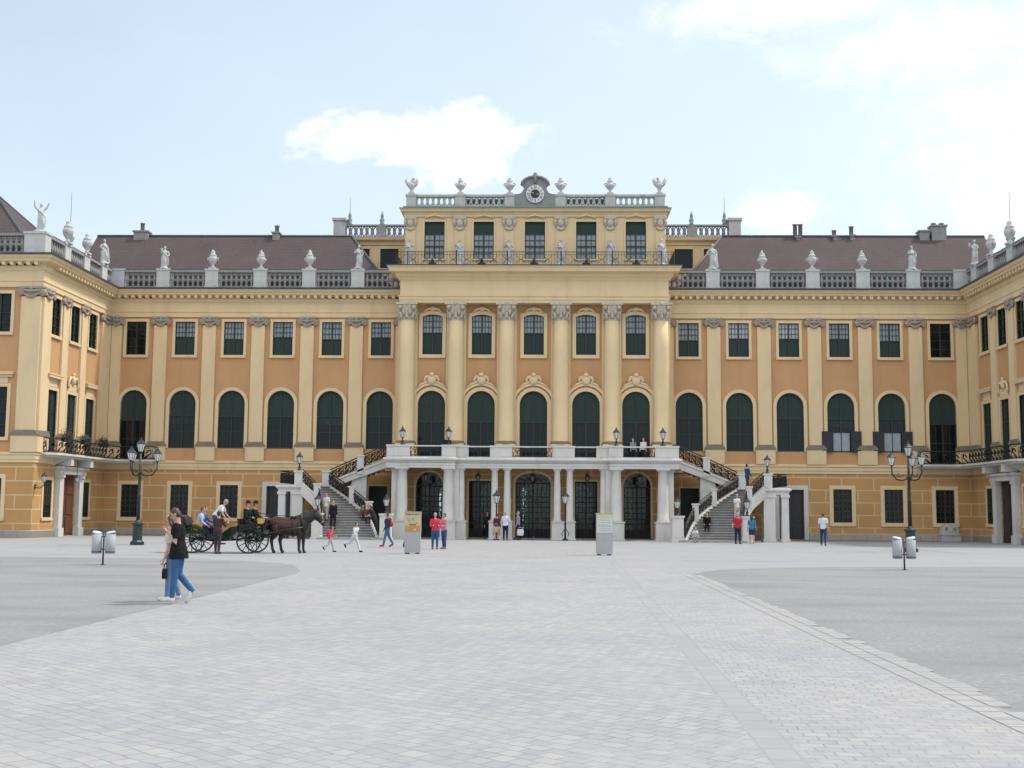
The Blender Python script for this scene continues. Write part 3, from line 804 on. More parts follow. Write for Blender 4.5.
d = put(leaf_door(.65,3.3,'rect','door','cream',.12,False), BX[1], 0); copy_tree(d, PAL, (-BX[1], 0, 0))
for sg in (-1, 1):                               # stone portals of the side pavilions
    mb = MB()
    for s in (-1, 1):
        mb.box(s*1.3, s*1.95, -.32, 0, .55, 3.75); mb.box(s*1.23, s*2.05, -.40, 0, 0, .55); mb.box(s*1.25, s*2.02, -.38, 0, 3.75, 3.98)
        mb.prism([(s*1.4,4.5),(s*1.9,4.5),(s*1.85,5.0),(s*1.45,5.0)] if s > 0 else [(s*1.9,4.5),(s*1.4,4.5),(s*1.45,5.0),(s*1.85,5.0)], -.95, -.1)
    mb.box(-2.1,2.1,-.42,0,3.98,4.3); mb.box(-2.25,2.25,-.55,0,4.3,4.45)
    d = mb.build('portal', M['stone'], PAL, (sg*XW, RY[1], 0), -sg*PI/2)
    fr = MB(); y = .10
    fr.box(-1.3,1.3,y,y+.05,0.02,3.95)
    for s in (-1,1):
        for za, zb in ((.2,1.2),(1.4,2.5),(2.7,3.7)): fr.box(s*.08,s*1.18,y-.04,y-.003,za,zb)
    fr.build('leaf', M['brown_door' if sg < 0 else 'door'], d)

# ---- pilasters of the wings (shaft + pedestal > capital, base)
def volute(mb, x, y, z, r, depth, s=1):
    pts = []
    for k in range(15):
        a = s*(-PI*.5 + k*.55); rr = r*(1-k/17); pts.append((x+rr*math.cos(a), y, z+rr*math.sin(a)))
    mb.tube(pts, [max(.02, r*.26*(1-k/22)) for k in range(15)], 5)
    mb.tube([(x, y-.02, z), (x, y+depth, z)], r*.9, 10)
def ionic(mb, hw, z0, z1, out, festoon=True):
    """scroll capital with a festoon and an abacus, against a wall"""
    mb.smooth = False
    mb.box(-hw*1.25,hw*1.25,-out-.1,0,z1-.12,z1); mb.box(-hw*1.05,hw*1.05,-out-.02,0,z0+.16,z1-.12); mb.smooth = True
    for s in (-1, 1): volute(mb, s*hw*1.08, -out-.06, z0+.34, .24, out+.02, s)
    mb.tube([(-hw*.9,-out-.03,z1-.2),(-hw*.45,-out-.06,z1-.27),(0,-out-.07,z1-.3),(hw*.45,-out-.06,z1-.27),(hw*.9,-out-.03,z1-.2)],.09,6)
    mb.tube([(-hw*.8,-out-.04,z0+.3),(-hw*.4,-out-.06,z0+.1),(0,-out-.07,z0+.04),(hw*.4,-out-.06,z0+.1),(hw*.8,-out-.04,z0+.3)],[.05,.08,.09,.08,.05],6)
    mb.ell((0,-out-.06,z1-.14),.13,.09,.14,8,5)
def pilaster(hw, out, zped=5.19):
    mb = MB(); mb.box(-hw,hw,-out,.0,6.53,14.8)
    mb.box(-hw-.2,hw+.2,-out-.07,0,zped,6.2)
    p = mb.build('pilaster', M['cream'], PAL)
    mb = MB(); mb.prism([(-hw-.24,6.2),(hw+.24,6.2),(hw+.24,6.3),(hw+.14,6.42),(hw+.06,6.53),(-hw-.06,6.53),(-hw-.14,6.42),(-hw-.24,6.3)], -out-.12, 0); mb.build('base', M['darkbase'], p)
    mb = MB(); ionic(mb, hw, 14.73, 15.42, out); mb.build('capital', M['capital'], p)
    return p
pl = pilaster(.47, .14)
spots = [(sg*x, 0, 0) for sg in (-1, 1) for x in PX] + [(-XW, y, PI/2) for y in RP] + [(XW, y, -PI/2) for y in RP]
spots += [(sg*(XW+x), YF, 0) for sg in (-1, 1) for x in (4.35, 7.85, 11.35, 14.85)]
for i, (x, y, rz) in enumerate(spots):
    if i: copy_tree(pl, PAL, (x, y, 0), rz)
    else: pl.location = (x, y, 0)
pl5 = pilaster(.85, .16); pl5.location = (-XW, -.87, 0); pl5.rotation_euler = (0, 0, PI/2); copy_tree(pl5, PAL, (XW, -.87, 0), -PI/2)
pl2 = pilaster(.62, .16)
for i, (x, y, rz) in enumerate([(-XW,YF+.62,PI/2),(XW,YF+.62,-PI/2),(-XW-.62,YF,0),(XW+.62,YF,0)]):
    if i: copy_tree(pl2, PAL, (x, y, 0), rz)
    else: pl2.location = (x, y, 0); pl2.rotation_euler = (0, 0, rz)
# quarter pilasters where the wings meet the centre block
pl3 = pilaster(.28, .14); pl3.location = (-9.5, 0, 0); copy_tree(pl3, PAL, (9.5, 0, 0), 0)
pl4 = pilaster(.36, .15); pl4.location = (-XW+.56, 0, 0); copy_tree(pl4, PAL, (XW-.56, 0, 0), 0)

# ---- belt course, plinth, entablature and cornice, swept along the plan
paths = [[(-XW-22,YF),(-XW,YF),(-XW,0),(-9.2,0)], [(9.2,0),(XW,0),(XW,YF),(XW+22,YF)]]
for pa in paths:
    mb = MB(); mb.sweep(pa, [(0,4.56),(.06,4.56),(.06,4.72),(.1,4.76),(.1,4.98),(.16,5.04),(.16,5.14),(.1,5.19),(0,5.19)]); mb.build('belt_course', M['cream'], PAL)
    mb = MB(); mb.sweep(pa, [(.0,15.4),(.1,15.4),(.1,15.72),(.15,15.76),(.15,15.84),(.09,15.88),(.09,16.42),(.15,16.46),(.18,16.55),(.2,16.66),(.2,16.85),(.62,16.95),(.66,17.08),(.72,17.11),(.8,17.22),(.82,17.29),(.0,17.32)])
    mb.build('cornice', M['cream'], PAL)
    mb = MB(); mb.sweep(pa, [(.0,17.325),(.86,17.295),(.9,17.42),(.3,17.52),(.0,17.54)]); mb.build('cornice_flashing', M['lead'], PAL)
    for (xa,ya),(xb,yb) in zip(pa[:-1], pa[1:]):   # modillion course: one toothed band per wall
        L = math.hypot(xb-xa, yb-ya); d = Vector(((xb-xa)/L,(yb-ya)/L,0)); o = Vector((d.y,-d.x,0)); n = int(L/.5); st = L/n
        pl_ = []
        for k in range(n):
            if k*st+.14 < .75 and (xa,ya) == (pa[1] if len(pa) > 2 else None): continue
            for a_, b_ in ((.14,.2),(.14,.56),(.36,.56),(.36,.2)): pl_.append(Vector((xa,ya,0))+d*(k*st+a_*st/.5)+o*b_)
        pl_ = [pl_[0]-o*.08] + pl_ + [pl_[-1]-o*.08]
        mb = MB(); mb.slab([(q.x,q.y) for q in pl_],16.72,16.94); q_ = mb.build('modillion_course', M['cream'], PAL); fix_normals(q_)
def cut(pa, gaps):
    """split a straight X run of a path round door gaps"""
    return pa
pw = [[(-XW-22,YF),(-XW,YF),(-XW,RY[1]-2.06)], [(-XW,RY[1]+2.06),(-XW,0),(-BX[2]-1.17,0)], [(-BX[2]+1.17,0),(-BX[1]-.8,0)], [(-9.2-.5,0),(-9.2,0)]]
pw += [[(-x, y) for x, y in p[::-1]] for p in pw]
for pa in pw:
    mb = MB(); mb.sweep(pa, [(0,0),(.14,0),(.14,.40),(.09,.46),(0,.46)]); mb.build('plinth', M['plinth'], PAL)

# ---- centre block: columns, entablature, cornice
def column():
    mb = MB(); mb.lathe([(.6,6.5),(.6,6.62),(.555,6.7),(.55,9),(.545,11),(.525,13),(.49,14.88)], n=20)
    mb.box(-.66,.66,-.66,.8,5.2,6.36)
    c = mb.build('column', M['cream'], PAL)
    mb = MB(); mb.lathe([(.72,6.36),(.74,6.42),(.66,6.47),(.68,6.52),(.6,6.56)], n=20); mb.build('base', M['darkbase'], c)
    mb = MB(); mb.lathe([(.5,14.86),(.54,14.92),(.47,14.96),(.5,15.36),(.58,15.7),(.66,15.9)], n=16)
    for row, (z0, h, r, n, off) in enumerate(((14.96,.42,.5,8,0),(15.21,.46,.52,8,PI/8))):
        for k in range(n):
            a = 2*PI*k/n+off; cx, cy = math.cos(a), math.sin(a)
            mb.tube([(r*cx,r*cy,z0),((r+.05)*cx,(r+.05)*cy,z0+h*.55),((r+.13)*cx,(r+.13)*cy,z0+h*.9),((r+.2)*cx,(r+.2)*cy,z0+h*.82)],[.12,.13,.09,.04],5)
    for k in range(4):
        a = PI/4+PI/2*k; cx, cy = math.cos(a), math.sin(a)
        mb.ell((.68*cx,.68*cy,15.76),.17,.17,.19,8,6)
        mb.tube([(.4*cx,.4*cy,15.8),(.7*cx,.7*cy,15.92)],.08,5)
    mb.smooth = False; mb.slab([(-.74,-.74),(-.4,-.64),(.4,-.64),(.74,-.74),(.64,-.4),(.64,.4),(.74,.74),(-.74,.74),(-.64,.4),(-.64,-.4)],15.9,16.055); mb.smooth = True
    mb.ell((0,-.68,15.97),.1,.08,.14,8,5)
    mb.build('capital', M['capital2'], c)
    return c
M['capital2'] = mat('light_capital_stone', (0.50,0.44,0.36), 0.9, var=0.16, scale=5, bump=0.3, bscale=14)
c0 = column(); YCOL = YC-.12
for i, x in enumerate([sg*x for sg in (-1,1) for x in CC]):
    if i: copy_tree(c0, PAL, (x, YCOL, 0))
    else: c0.location = (x, YCOL, 0)
mb = MB()
for x in [sg*x for sg in (-1,1) for x in CC]: mb.box(x-.68,x+.68,YCW-.08,YCW+.02,6.36,16.05)
mb.build('backing_pilasters', M['cream'], PAL)
pc = [(-9.2,0.6),(-9.2,YC-.5),(9.2,YC-.5),(9.2,0.6)]
mb = MB(); mb.sweep(pc, [(-.3,16.06),(.05,16.06),(.05,16.24),(.09,16.26),(.09,16.44),(.15,16.5),(.15,16.56),(.02,16.58),(.02,17.56),(.1,17.64),(.16,17.76),(.3,17.86),(.34,18.06),(.72,18.14),(.78,18.36),(.86,18.44),(.86,18.5),(0,18.54)])
mb.box(-9.0,9.0,YC-.42,YCW+.4,16.065,16.3)
mb.build('cornice', M['cream'], PAL)
mb = MB(); mb.sweep(pc, [(0,18.55),(.9,18.505),(.92,18.57),(0,18.61)]); mb.box(-9.1,9.1,YC-.45,YA,18.44,18.6); mb.build('cornice_flashing', M['lead'], PAL)
# iron railing on the cornice of the centre
mb = MB(); yr = YC-.62; zr = 18.60
mb.box(-9.6,9.6,yr-.02,yr+.02,zr+.98,zr+1.02); mb.box(-9.6,9.6,yr-.015,yr+.015,zr+.1,zr+.13); mb.box(-9.6,9.6,yr-.012,yr+.012,zr+.80,zr+.825)
k = -9.6
while k <= 9.6: mb.box(k-.009,k+.009,yr-.009,yr+.009,zr+.1,zr+1.0); k += .2
for k in range(-10, 11, 1):
    x = k*.93
    mb.tube([(x-.28,yr,zr+.2),(x-.1,yr,zr+.42),(x+.1,yr,zr+.52),(x+.28,yr,zr+.74)],.016,4)
    mb.tube([(x+.28,yr,zr+.2),(x+.1,yr,zr+.42),(x-.1,yr,zr+.52),(x-.28,yr,zr+.74)],.016,4)
for x in [sg*x for sg in (-1,1) for x in CC]: mb.box(x-.035,x+.035,yr-.035,yr+.035,zr,zr+1.12)
for sg in (-1,1):
    mb.box(sg*9.62,sg*9.58,yr,YA,zr+.98,zr+1.02)
    for q in range(18): mb.box(sg*9.61,sg*9.59,yr+q*.2,yr+q*.2+.02,zr,zr+1.0)
for x in CX: mb.smooth=True; mb.ell((x,yr-.05,zr+.16),.3,.06,.12,8,5); mb.ell((x,yr-.05,zr+.34),.12,.06,.16,8,5)
mb.build('railing', M['iron'], PAL)

# ---- attic: pilasters with gaine capitals, cornice, openwork balustrade, clock gable
AP = [sg*x for sg in (-1,1) for x in (1.86,5.42,9.0)]
def attic_pil():
    mb = MB(); mb.box(-.36,.36,-.1,0,18.86,22.9); p = mb.build('pilaster', M['cream'], PAL)
    mb = MB(); mb.box(-.46,.46,-.2,0,22.78,22.95); mb.smooth=True
    for s in (-1,1): mb.tube([(s*.36,-.16,22.72),(s*.4,-.16,22.5),(s*.3,-.14,22.2)],[.11,.1,.06],6)
    mb.ell((0,-.14,22.5),.26,.12,.3,8,6); mb.tube([(-.3,-.14,22.1),(0,-.16,21.98),(.3,-.14,22.1)],.08,5); mb.build('capital', M['capital2'], p)
    return p
a0 = attic_pil()
for i, x in enumerate(AP):
    if i: copy_tree(a0, PAL, (x, YA, 0))
    else: a0.location = (x, YA, 0)
pa = [(-9.35,9),(-9.35,YA),(9.35,YA),(9.35,9)]
mb = MB(); mb.sweep(pa, [(0,22.95),(.1,22.95),(.12,23.1),(.16,23.14),(.16,23.24),(.32,23.3),(.36,23.42),(.42,23.5),(0,23.52)]); mb.build('cornice', M['cream'], PAL)
mb = MB(); mb.sweep(pa, [(0,23.525),(.44,23.505),(.46,23.55),(.2,23.6),(.2,23.72),(0,23.72)]); mb.box(-9.2,9.2,YA,9,23.3,23.6); mb.build('cornice_flashing', M['copper'], PAL)
YB = YA+.02
for i, (x0, x1) in enumerate(((-8.62,-5.78),(-5.06,-2.2),(2.2,5.06),(5.78,8.62))):
    mb = MB(); mb.box(x0,x1,YB,YB+.3,23.72,23.84); mb.box(x0,x1,YB-.04,YB+.34,24.46,24.62)
    n = 7; st = (x1-x0)/n; mb.smooth=True
    for k in range(n):
        cx = x0+st*(k+.5)
        mb.tube([(cx+.17*math.cos(a*PI/5),YB+.15,24.15+.29*math.sin(a*PI/5)) for a in range(11)],.055,5)
    for k in range(n+1):
        cx = x0+st*k; mb.tube([(cx,YB+.15,23.84),(cx,YB+.15,24.46)],.05,5)
        if 0 < k < n: mb.tube([(cx-.09,YB+.15,24.15),(cx+.09,YB+.15,24.15)],.05,5)
    o = mb.build('balustrade', M['balu'], PAL)
    if i in (1,2):
        mb = MB(); mb.box(x0,x1,YB+.8,YB+.9,23.6,24.5); mb.build('backing', M['lead'], o)
mb = MB(); mb.box(-9.3,9.3,8.7,9,23.6,24.6); mb.build('parapet', M['balu'], PAL) if False else None
PEDX = (-8.98,-5.42,-1.85,1.85,5.42,8.98)
for x in AP:
    mb = MB(); mb.box(x-.38,x+.38,YA-.95,YA-.12,18.605,19.2); mb.box(x-.42,x+.42,YA-.99,YA-.12,19.2,19.27); mb.build('statue_pedestal', M['cream'], PAL)
for x in PEDX:
    mb = MB(); hw = .36
    mb.box(x-hw,x+hw,YB-.06,YB+.4,23.72,24.5); mb.box(x-hw-.06,x+hw+.06,YB-.12,YB+.46,24.5,24.64); mb.build('pedestal', M['balu'], PAL)
# clock gable
prof = []
def mirror(pts): return pts + [(-x, z) for x, z in reversed(pts)]
right = [(1.48,23.72),(1.48,24.62),(1.2,24.64),(1.0,24.72),(.86,24.92),(.8,25.12),(.74,25.2),(.86,25.24),(.95,25.36),(.9,25.58),(.72,25.74),(.45,25.88),(.2,25.94)]
mb = MB(); mb.prism(mirror(right)[::1], YB-.1, YB+.4); g = mb.build('clock_gable', M['grey_stone'], PAL); fix_normals(g)
mb = MB(); mb.tube([(.98,YB-.14,25.24),(.94,YB-.16,25.5),(.76,YB-.16,25.7),(.45,YB-.16,25.86),(0,YB-.16,25.94),(-.45,YB-.16,25.86),(-.76,YB-.16,25.7),(-.94,YB-.16,25.5),(-.98,YB-.14,25.24)],.1,6)
mb.ell((0,YB+.1,26.1),.17,.17,.2,8,6); mb.tube([(0,YB-.14,25.4),(0,YB-.18,25.75),(0,YB-.1,26.0)],[.1,.13,.1],6)
mb.build('gable_moulding', M['grey_stone'], g)
zc = 24.62
def disc(r, y0, y1, m, name, par, n=32, z=zc):
    mb = MB(); mb.prism([(r*math.cos(2*PI*k/n), z+r*math.sin(2*PI*k/n)) for k in range(n)], y0, y1); o = mb.build(name, m, par); fix_normals(o); return o
M['dial'] = mat('white_dial_ring', (0.66,0.66,0.66), 0.6, var=0.06)
M['dial_dark'] = mat('dark_dial_centre', (0.03,0.028,0.035), 0.6, var=0.2)
M['gold'] = mat('gilt_metal', (0.55,0.42,0.16), 0.4, metal=0.5, var=0.1)
ck = disc(.70, YB-.16, YB-.1, M['grey_stone'], 'clock', PAL)
disc(.65, YB-.19, YB-.16, M['dial'], 'dial_ring', ck); disc(.33, YB-.21, YB-.19, M['dial_dark'], 'dial_centre', ck)
numer = ['XII','I','II','III','IIII','V','VI','VII','VIII','IX','X','XI']
mb = MB()                                         # roman hour numerals as raised strokes
for h, s in enumerate(numer):
    a = PI/2 - h*PI/6; ux, uz = math.cos(a), math.sin(a); tx, tz = uz, -ux
    strokes = []; wid = {'I': .055, 'V': .11, 'X': .11}
    tw = sum(wid[c] for c in s); p = -tw/2
    for c in s:
        q = p+wid[c]/2
        if c == 'I': strokes.append((q,q))
        elif c == 'V': strokes += [(q-.04,q),(q+.04,q)]
        else: strokes += [(q-.04,q+.04),(q+.04,q-.04)]
        p += wid[c]
    for a0_, b0_ in strokes:
        A_ = (tx*a0_+ux*.60, tz*a0_+uz*.60); B_ = (tx*b0_+ux*.39, tz*b0_+uz*.39)
        d = Vector((B_[0]-A_[0], B_[1]-A_[1])).normalized(); nx, nz = -d.y*.012, d.x*.012; y = YB-.196
        mb.quad((A_[0]-nx,y,zc+A_[1]-nz),(A_[0]+nx,y,zc+A_[1]+nz),(B_[0]+nx,y,zc+B_[1]+nz),(B_[0]-nx,y,zc+B_[1]-nz))
mb.build('numerals', M['dial_dark'], ck)
for ang, l in ((R(90-100), .28), (R(90-292), .40)):       # twelve to three
    mb = MB(); d = Vector((math.cos(ang), math.sin(ang))); n_ = Vector((-d.y, d.x))*.035; y = YB-.215; a = -d*.1; b = d*l
    mb.add([(a.x-n_.x,y,zc+a.y-n_.y),(a.x+n_.x,y,zc+a.y+n_.y),(b.x+n_.x*.5,y,zc+b.y+n_.y*.5),(b.x-n_.x*.5,y,zc+b.y-n_.y*.5)]+[(a.x-n_.x,y-.01,zc+a.y-n_.y),(a.x+n_.x,y-.01,zc+a.y+n_.y),(b.x+n_.x*.5,y-.01,zc+b.y+n_.y*.5),(b.x-n_.x*.5,y-.01,zc+b.y-n_.y*.5)],[(0,1,2,3),(7,6,5,4),(0,4,5,1),(1,5,6,2),(2,6,7,3),(3,7,4,0)])
    o = mb.build('hand', M['gold'], ck)

# ---- wing balustrades: pedestals at the pilasters, turned balusters between
BAL = [(.07,0),(.09,.04),(.05,.09),(.05,.12),(.1,.24),(.115,.3),(.07,.42),(.045,.5),(.07,.56),(.07,.62)]
def baluster_section(L):
    mb = MB(); n = max(2, int(round(L/.36))); st = L/n
    mb.box(0,L,0,.32,17.50,17.66); mb.box(0,L,-.03,.36,18.66,18.84)
    for k in range(n):
        x = st*(k+.5); mb.lathe([(r*1.3,17.66+z*1.0/.62) for r, z in BAL],(x,.16,0),8)
    for k in range(n+1):
        x = st*k; 
        if 0 < k < n: mb.box(x-.06,x+.06,.1,.22,18.06,18.2)
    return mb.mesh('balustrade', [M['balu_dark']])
sec = {}
def section(x, y, rz, L):
    key = round(L,2)
    if key not in sec: sec[key] = baluster_section(L)
    o = bpy.data.objects.new('balustrade', sec[key]); link(o, PAL, (x, y, 0), rz)
    mb = MB(); mb.box(0,L,-.035,.365,18.845,18.9); 
    q = mb.build('coping', M['lead'], o)
def pedestal(x, y, hw=.47, rz=0):
    mb = MB(); mb.box(-hw,hw,-.06,.42,17.5,18.78); mb.box(-hw-.05,hw+.05,-.1,.46,18.78,18.92); mb.box(-hw-.04,hw+.04,-.09,.45,17.5,17.68)
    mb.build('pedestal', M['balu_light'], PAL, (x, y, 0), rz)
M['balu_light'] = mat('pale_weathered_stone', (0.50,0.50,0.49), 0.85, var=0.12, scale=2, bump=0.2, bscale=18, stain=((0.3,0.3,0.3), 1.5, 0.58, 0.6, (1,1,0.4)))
for sg in (-1, 1):
    edges = [9.55]
    for x in PX: pedestal(sg*x, 0); edges += [x-.47, x+.47]
    edges.append(29.4)
    for a, b in zip(edges[0::2], edges[1::2]):
        section(min(sg*a, sg*b), 0, 0, b-a)
    pedestal(sg*29.95, 0, .55)                           # solid panel in the corner
    # along the return
    ys = [-1.55, -4.75, -8.0]; rz = PI/2 if sg < 0 else -PI/2; xx = sg*XW
    for y in ys: pedestal(xx, y, .47, rz)
    lims = [(0.0,-1.08),(-2.02,-4.28),(-5.22,-7.53),(-8.47,-10.7)]
    for a, b in lims:
        L = abs(b-a)
        if sg < 0: section(xx, min(a,b), rz, L)
        else: section(xx, max(a,b), rz, L)
    mb = MB(); mb.box(sg*(XW+1.3), sg*(XW-.05), YF-.05, YF+.8, 17.5, 18.78); mb.box(sg*(XW+1.36), sg*(XW-.11), YF-.11, YF+.86, 18.78, 18.92); mb.build('pedestal', M['balu_light'], PAL)
    for k in range(4):
        a = 1.3+k*4.2
        section((-XW-a-3.3) if sg < 0 else XW+a, YF, 0, 3.3); pedestal(sg*(XW+a+3.75), YF, .45)

# ---- roofs
def roof(name, vs, fs, m='roof'):
    mb = MB(); mb.add(vs, fs, False); o = mb.build(name, M[m], PAL); fix_normals(o); return o
for sg in (-1, 1):
    v = [(sg*10.3,1.1,17.7),(sg*34,1.1,17.7),(sg*34,6.5,22.8),(sg*14.2,6.5,22.8),(sg*10.3,12,17.7),(sg*34,12,17.7)]
    r_ = roof('roof', v, [(0,1,2,3),(3,2,5,4),(0,3,4)])
    mb = MB(); mb.tube([(sg*14.2,6.5,22.82),(sg*34,6.5,22.82)],.1,6); mb.tube([(sg*14.2,6.5,22.82),(sg*10.3,1.1,17.74)],.09,6); mb.build('ridge', M['lead'], r_)
    mb = MB(); mb.box(sg*9.5,sg*34,.3,1.2,17.55,17.72); mb.box(sg*10.5,sg*34,.95,1.06,17.6,18.62); mb.box(sg*31.35,sg*31.25,-10.6,.9,17.6,18.55); mb.box(sg*31.3,sg*52,-10.45,-10.35,17.6,18.55); mb.box(sg*31,sg*52,-11.5,14,17.4,17.6); mb.build('gutter', M['lead'], r_)
    # pavilion roof, a hipped pyramid
    E = [(sg*31.5,-10.3,17.9),(sg*31.5,1.5,17.9),(sg*42,1.5,17.9),(sg*42,-10.3,17.9)]; ap = (sg*36.8,-4.9,23.15)
    r_ = roof('roof', E+[ap], [(0,1,4),(1,2,4),(2,3,4),(3,0,4)])
    mb = MB()
    for e in E: mb.tube([e, ap], .09, 5)
    mb.build('ridge', M['lead'], r_)
    mb = MB(); mb.lathe([(.3,0),(.14,.25),(.22,.5),(.05,.8),(.03,1.6)], ap, 8); mb.build('finial', M['copper'], r_)
# chimneys on the ridge
def chimney(x, z, w, pots, h):
    mb = MB(); mb.box(x-w/2,x+w/2,6.1,6.9,21.8,z); mb.box(x-w/2-.08,x+w/2+.08,6.02,6.98,z,z+.12); c_ = mb.build('chimney', M['balu_dark'], PAL)
    mb = MB()
    for p in pots: mb.lathe([(.16,z+.12),(.16,z+h),(.2,z+h),(.2,z+h+.08)],(x+p,6.5,0),8)
    mb.build('chimney_pot', M['balu_dark'], c_)
chimney(-30.5,23.05,1.1,[.0],.7); chimney(-20,22.95,.5,[0],.6); chimney(19.9,22.62,.3,[-.15,.25],1.05); chimney(22.7,22.7,.3,[0],.5); chimney(24.0,22.75,.34,[0],.75)
chimney(29.4,23.1,.7,[-.2,.2],.1); chimney(30.5,23.5,1.1,[-.3,.3],.25)
# taller blocks behind the roofs beside the clock storey
for sg in (-1, 1):
    y = 8.0
    mb = MB(); x0, x1 = sorted((sg*15.0, sg*9.36)); wall_run(mb, 0, x1-x0, 18, 22.6, [((sg*11.45)-x0, .72, 20.6, 22.15, 'rect'), ((sg*13.6)-x0, .6, 20.6, 22.15, 'rect')], .3)
    mb.build('wall', M['cream'], PAL, (x0, y, 0), 0)
    mb = MB(); mb.box(sg*15.0-.01,sg*15.0+.01,y,15.5,18,22.6); mb.build('wall', M['cream'], PAL)
    for xc, hw in ((sg*11.45,.72),(sg*13.6,.6)):
        mb = MB(); surround_mesh(mb,hw,20.6,22.15,'rect',.12,.06); w_ = mb.build('window', M['cream'], PAL, (xc,y,0))
        mb = MB(); outline_fill(mb,hw-.02,20.6,22.15,'rect',.15); mb.build('pane', M['glass'], w_)
    mb = MB(); mb.sweep([(x0,y),(x1,y)], [(0,22.4),(.1,22.45),(.14,22.65),(.4,22.8),(.46,22.98),(0,23.02)]); mb.build('cornice', M['cream'], PAL)
    mb = MB(); mb.box(x0,x1,y,15,22.6,23.04); mb.box(x0,x1,y-.1,y+.3,23.04,23.15); mb.box(x0,x1,y-.1,y+.3,23.96,24.08); mb.box(sg*12.1-.35,sg*12.1+.35,y-.08,y+.28,23.15,23.96)
    n = 13; mb.smooth = True
    for k in range(n):
        xx = x0+(x1-x0)*(k+.5)/n; mb.tube([(xx+.15*math.cos(a*PI/4),y+.1,23.55+.36*math.sin(a*PI/4)) for a in range(9)],.05,4)
        mb.tube([(xx+.21,y+.1,23.1),(xx+.21,y+.1,24.0)],.05,4)
    mb.build('balustrade', M['balu_dark'], PAL)
    mb = MB(); mb.box(sg*14.95,sg*15.85,y-.3,y+.9,22.6,24.35); mb.box(sg*14.85,sg*15.95,y-.4,y+1,24.35,24.55); mb.build('chimney', M['balu'], PAL)
    for xx, zz, rod in ((14.65,24.1,2.2),(12.1,24.1,0)):
        mb = MB(); mb.lathe([(.28,0),(.14,.15),(.2,.4),(.1,.55),(.14,.7),(.03,1.1)],(sg*xx,y+.2,zz),8)
        if rod: mb.tube([(sg*xx,y+.2,zz+1),(sg*xx,y+.2,zz+rod)],.02,4)
        mb.build('finial', M['copper'], PAL)
for sg in (-1,1):                                  # lightning-rod finials beyond the corner urns
    mb = MB(); mb.lathe([(.3,20.2),(.16,20.5),(.34,20.9),(.12,21.1),(.2,21.4),(.03,22.0)],(sg*33,-1.2,0),8); mb.tube([(sg*33,-1.2,22),(sg*33,-1.2,24.2)],.02,4); mb.tube([(sg*33,-1.2,18),(sg*33,-1.2,20.3)],.2,6)
    mb.build('finial', M['copper'], PAL)

# ---- balconies of the side pavilions, wrapping onto the wings
for sg in (-1, 1):
    pts = [(XW,-11.0),(XW-.45,-10.95),(XW-.95,-10.4),(XW-1.1,-9.6),(XW-1.1,-2.2),(XW-1.25,-1.2),(XW-1.7,-1.0),(26.4,-1.0),(26.4,0),(XW,0)]
    pts = [(sg*x, y) for x, y in pts]
    if sg > 0: pts = pts[::1]
    mb = MB(); mb.slab(pts, 5.08, 5.2); o_ = [(sg*(XW-.0),-11.2)]
    b_ = mb.build('balcony', M['stone'], PAL); fix_normals(b_)
    mb = MB(); inner = [(sg*x, y) for x, y in ((XW,-10.7),(XW-.4,-10.6),(XW-.8,-10.1),(XW-.9,-9.5),(XW-.9,-2.2),(XW-1.1,-1.0),(XW-1.7,-.8),(26.6,-.8),(26.6,0),(XW,0))]
    mb.slab(inner, 4.95, 5.08); bb = mb.build('balcony_moulding', M['stone'], b_); fix_normals(bb)
    mb = MB()
    for yy in (-8.6,-4.0):
        mb.add([(sg*XW,yy-.2,4.5),(sg*XW,yy+.2,4.5),(sg*(XW-.8),yy-.2,4.95),(sg*(XW-.8),yy+.2,4.95),(sg*XW,yy-.2,4.95),(sg*XW,yy+.2,4.95)],[(0,1,3,2),(4,2,3,5),(0,2,4),(1,5,3)])
    c_ = mb.build('corbel', M['stone'], b_); fix_normals(c_)
    mb = MB(); rail = [(sg*x, y) for x, y in ((XW-.05,-10.85),(XW-.45,-10.8),(XW-.88,-10.3),(XW-1.0,-9.6),(XW-1.0,-2.2),(XW-1.15,-1.2),(XW-1.7,-.92),(26.5,-.92),(26.5,-.05))]
    for z in (5.28, 6.1): mb.tube([(x,y,z) for x,y in rail], .04, 5)
    for (xa,ya),(xb,yb) in zip(rail[:-1], rail[1:]):
        L = math.hypot(xb-xa,yb-ya); n = max(1,int(L/.55)); dx, dy = (xb-xa)/L, (yb-ya)/L
        for k in range(n):
            t = (k+.5)*L/n; s_ = L/n*.42
            P_ = lambda a, z: (xa+dx*(t+a), ya+dy*(t+a), z)
            mb.tube([P_(-s_,5.28),P_(-s_*.2,5.5),P_(s_*.6,5.62),P_(s_*.5,5.86),P_(-s_*.1,5.84),P_(-s_*.5,5.66)],.055,4)
            mb.tube([P_(s_,5.28),P_(s_,6.1)],.018,4); mb.tube([P_(-s_*.9,6.1),P_(-s_*.6,5.95),P_(0,6.02),P_(s_*.7,5.9)],.024,4)
            mb.tube([P_(-s_*.7,5.3),P_(0,5.42),P_(s_*.8,5.34)],.024,4)
    mb.build('railing', M['iron'], b_)

# ---- vestibule behind the entrance doors, open to the garden side
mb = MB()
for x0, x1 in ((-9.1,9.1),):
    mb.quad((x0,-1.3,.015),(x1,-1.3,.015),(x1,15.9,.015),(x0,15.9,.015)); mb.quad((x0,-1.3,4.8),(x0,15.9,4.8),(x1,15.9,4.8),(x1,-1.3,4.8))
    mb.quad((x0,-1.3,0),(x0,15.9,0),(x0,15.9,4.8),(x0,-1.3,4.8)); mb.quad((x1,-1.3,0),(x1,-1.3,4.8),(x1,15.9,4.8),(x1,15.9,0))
mb.build('vestibule', M['interior'], PAL)
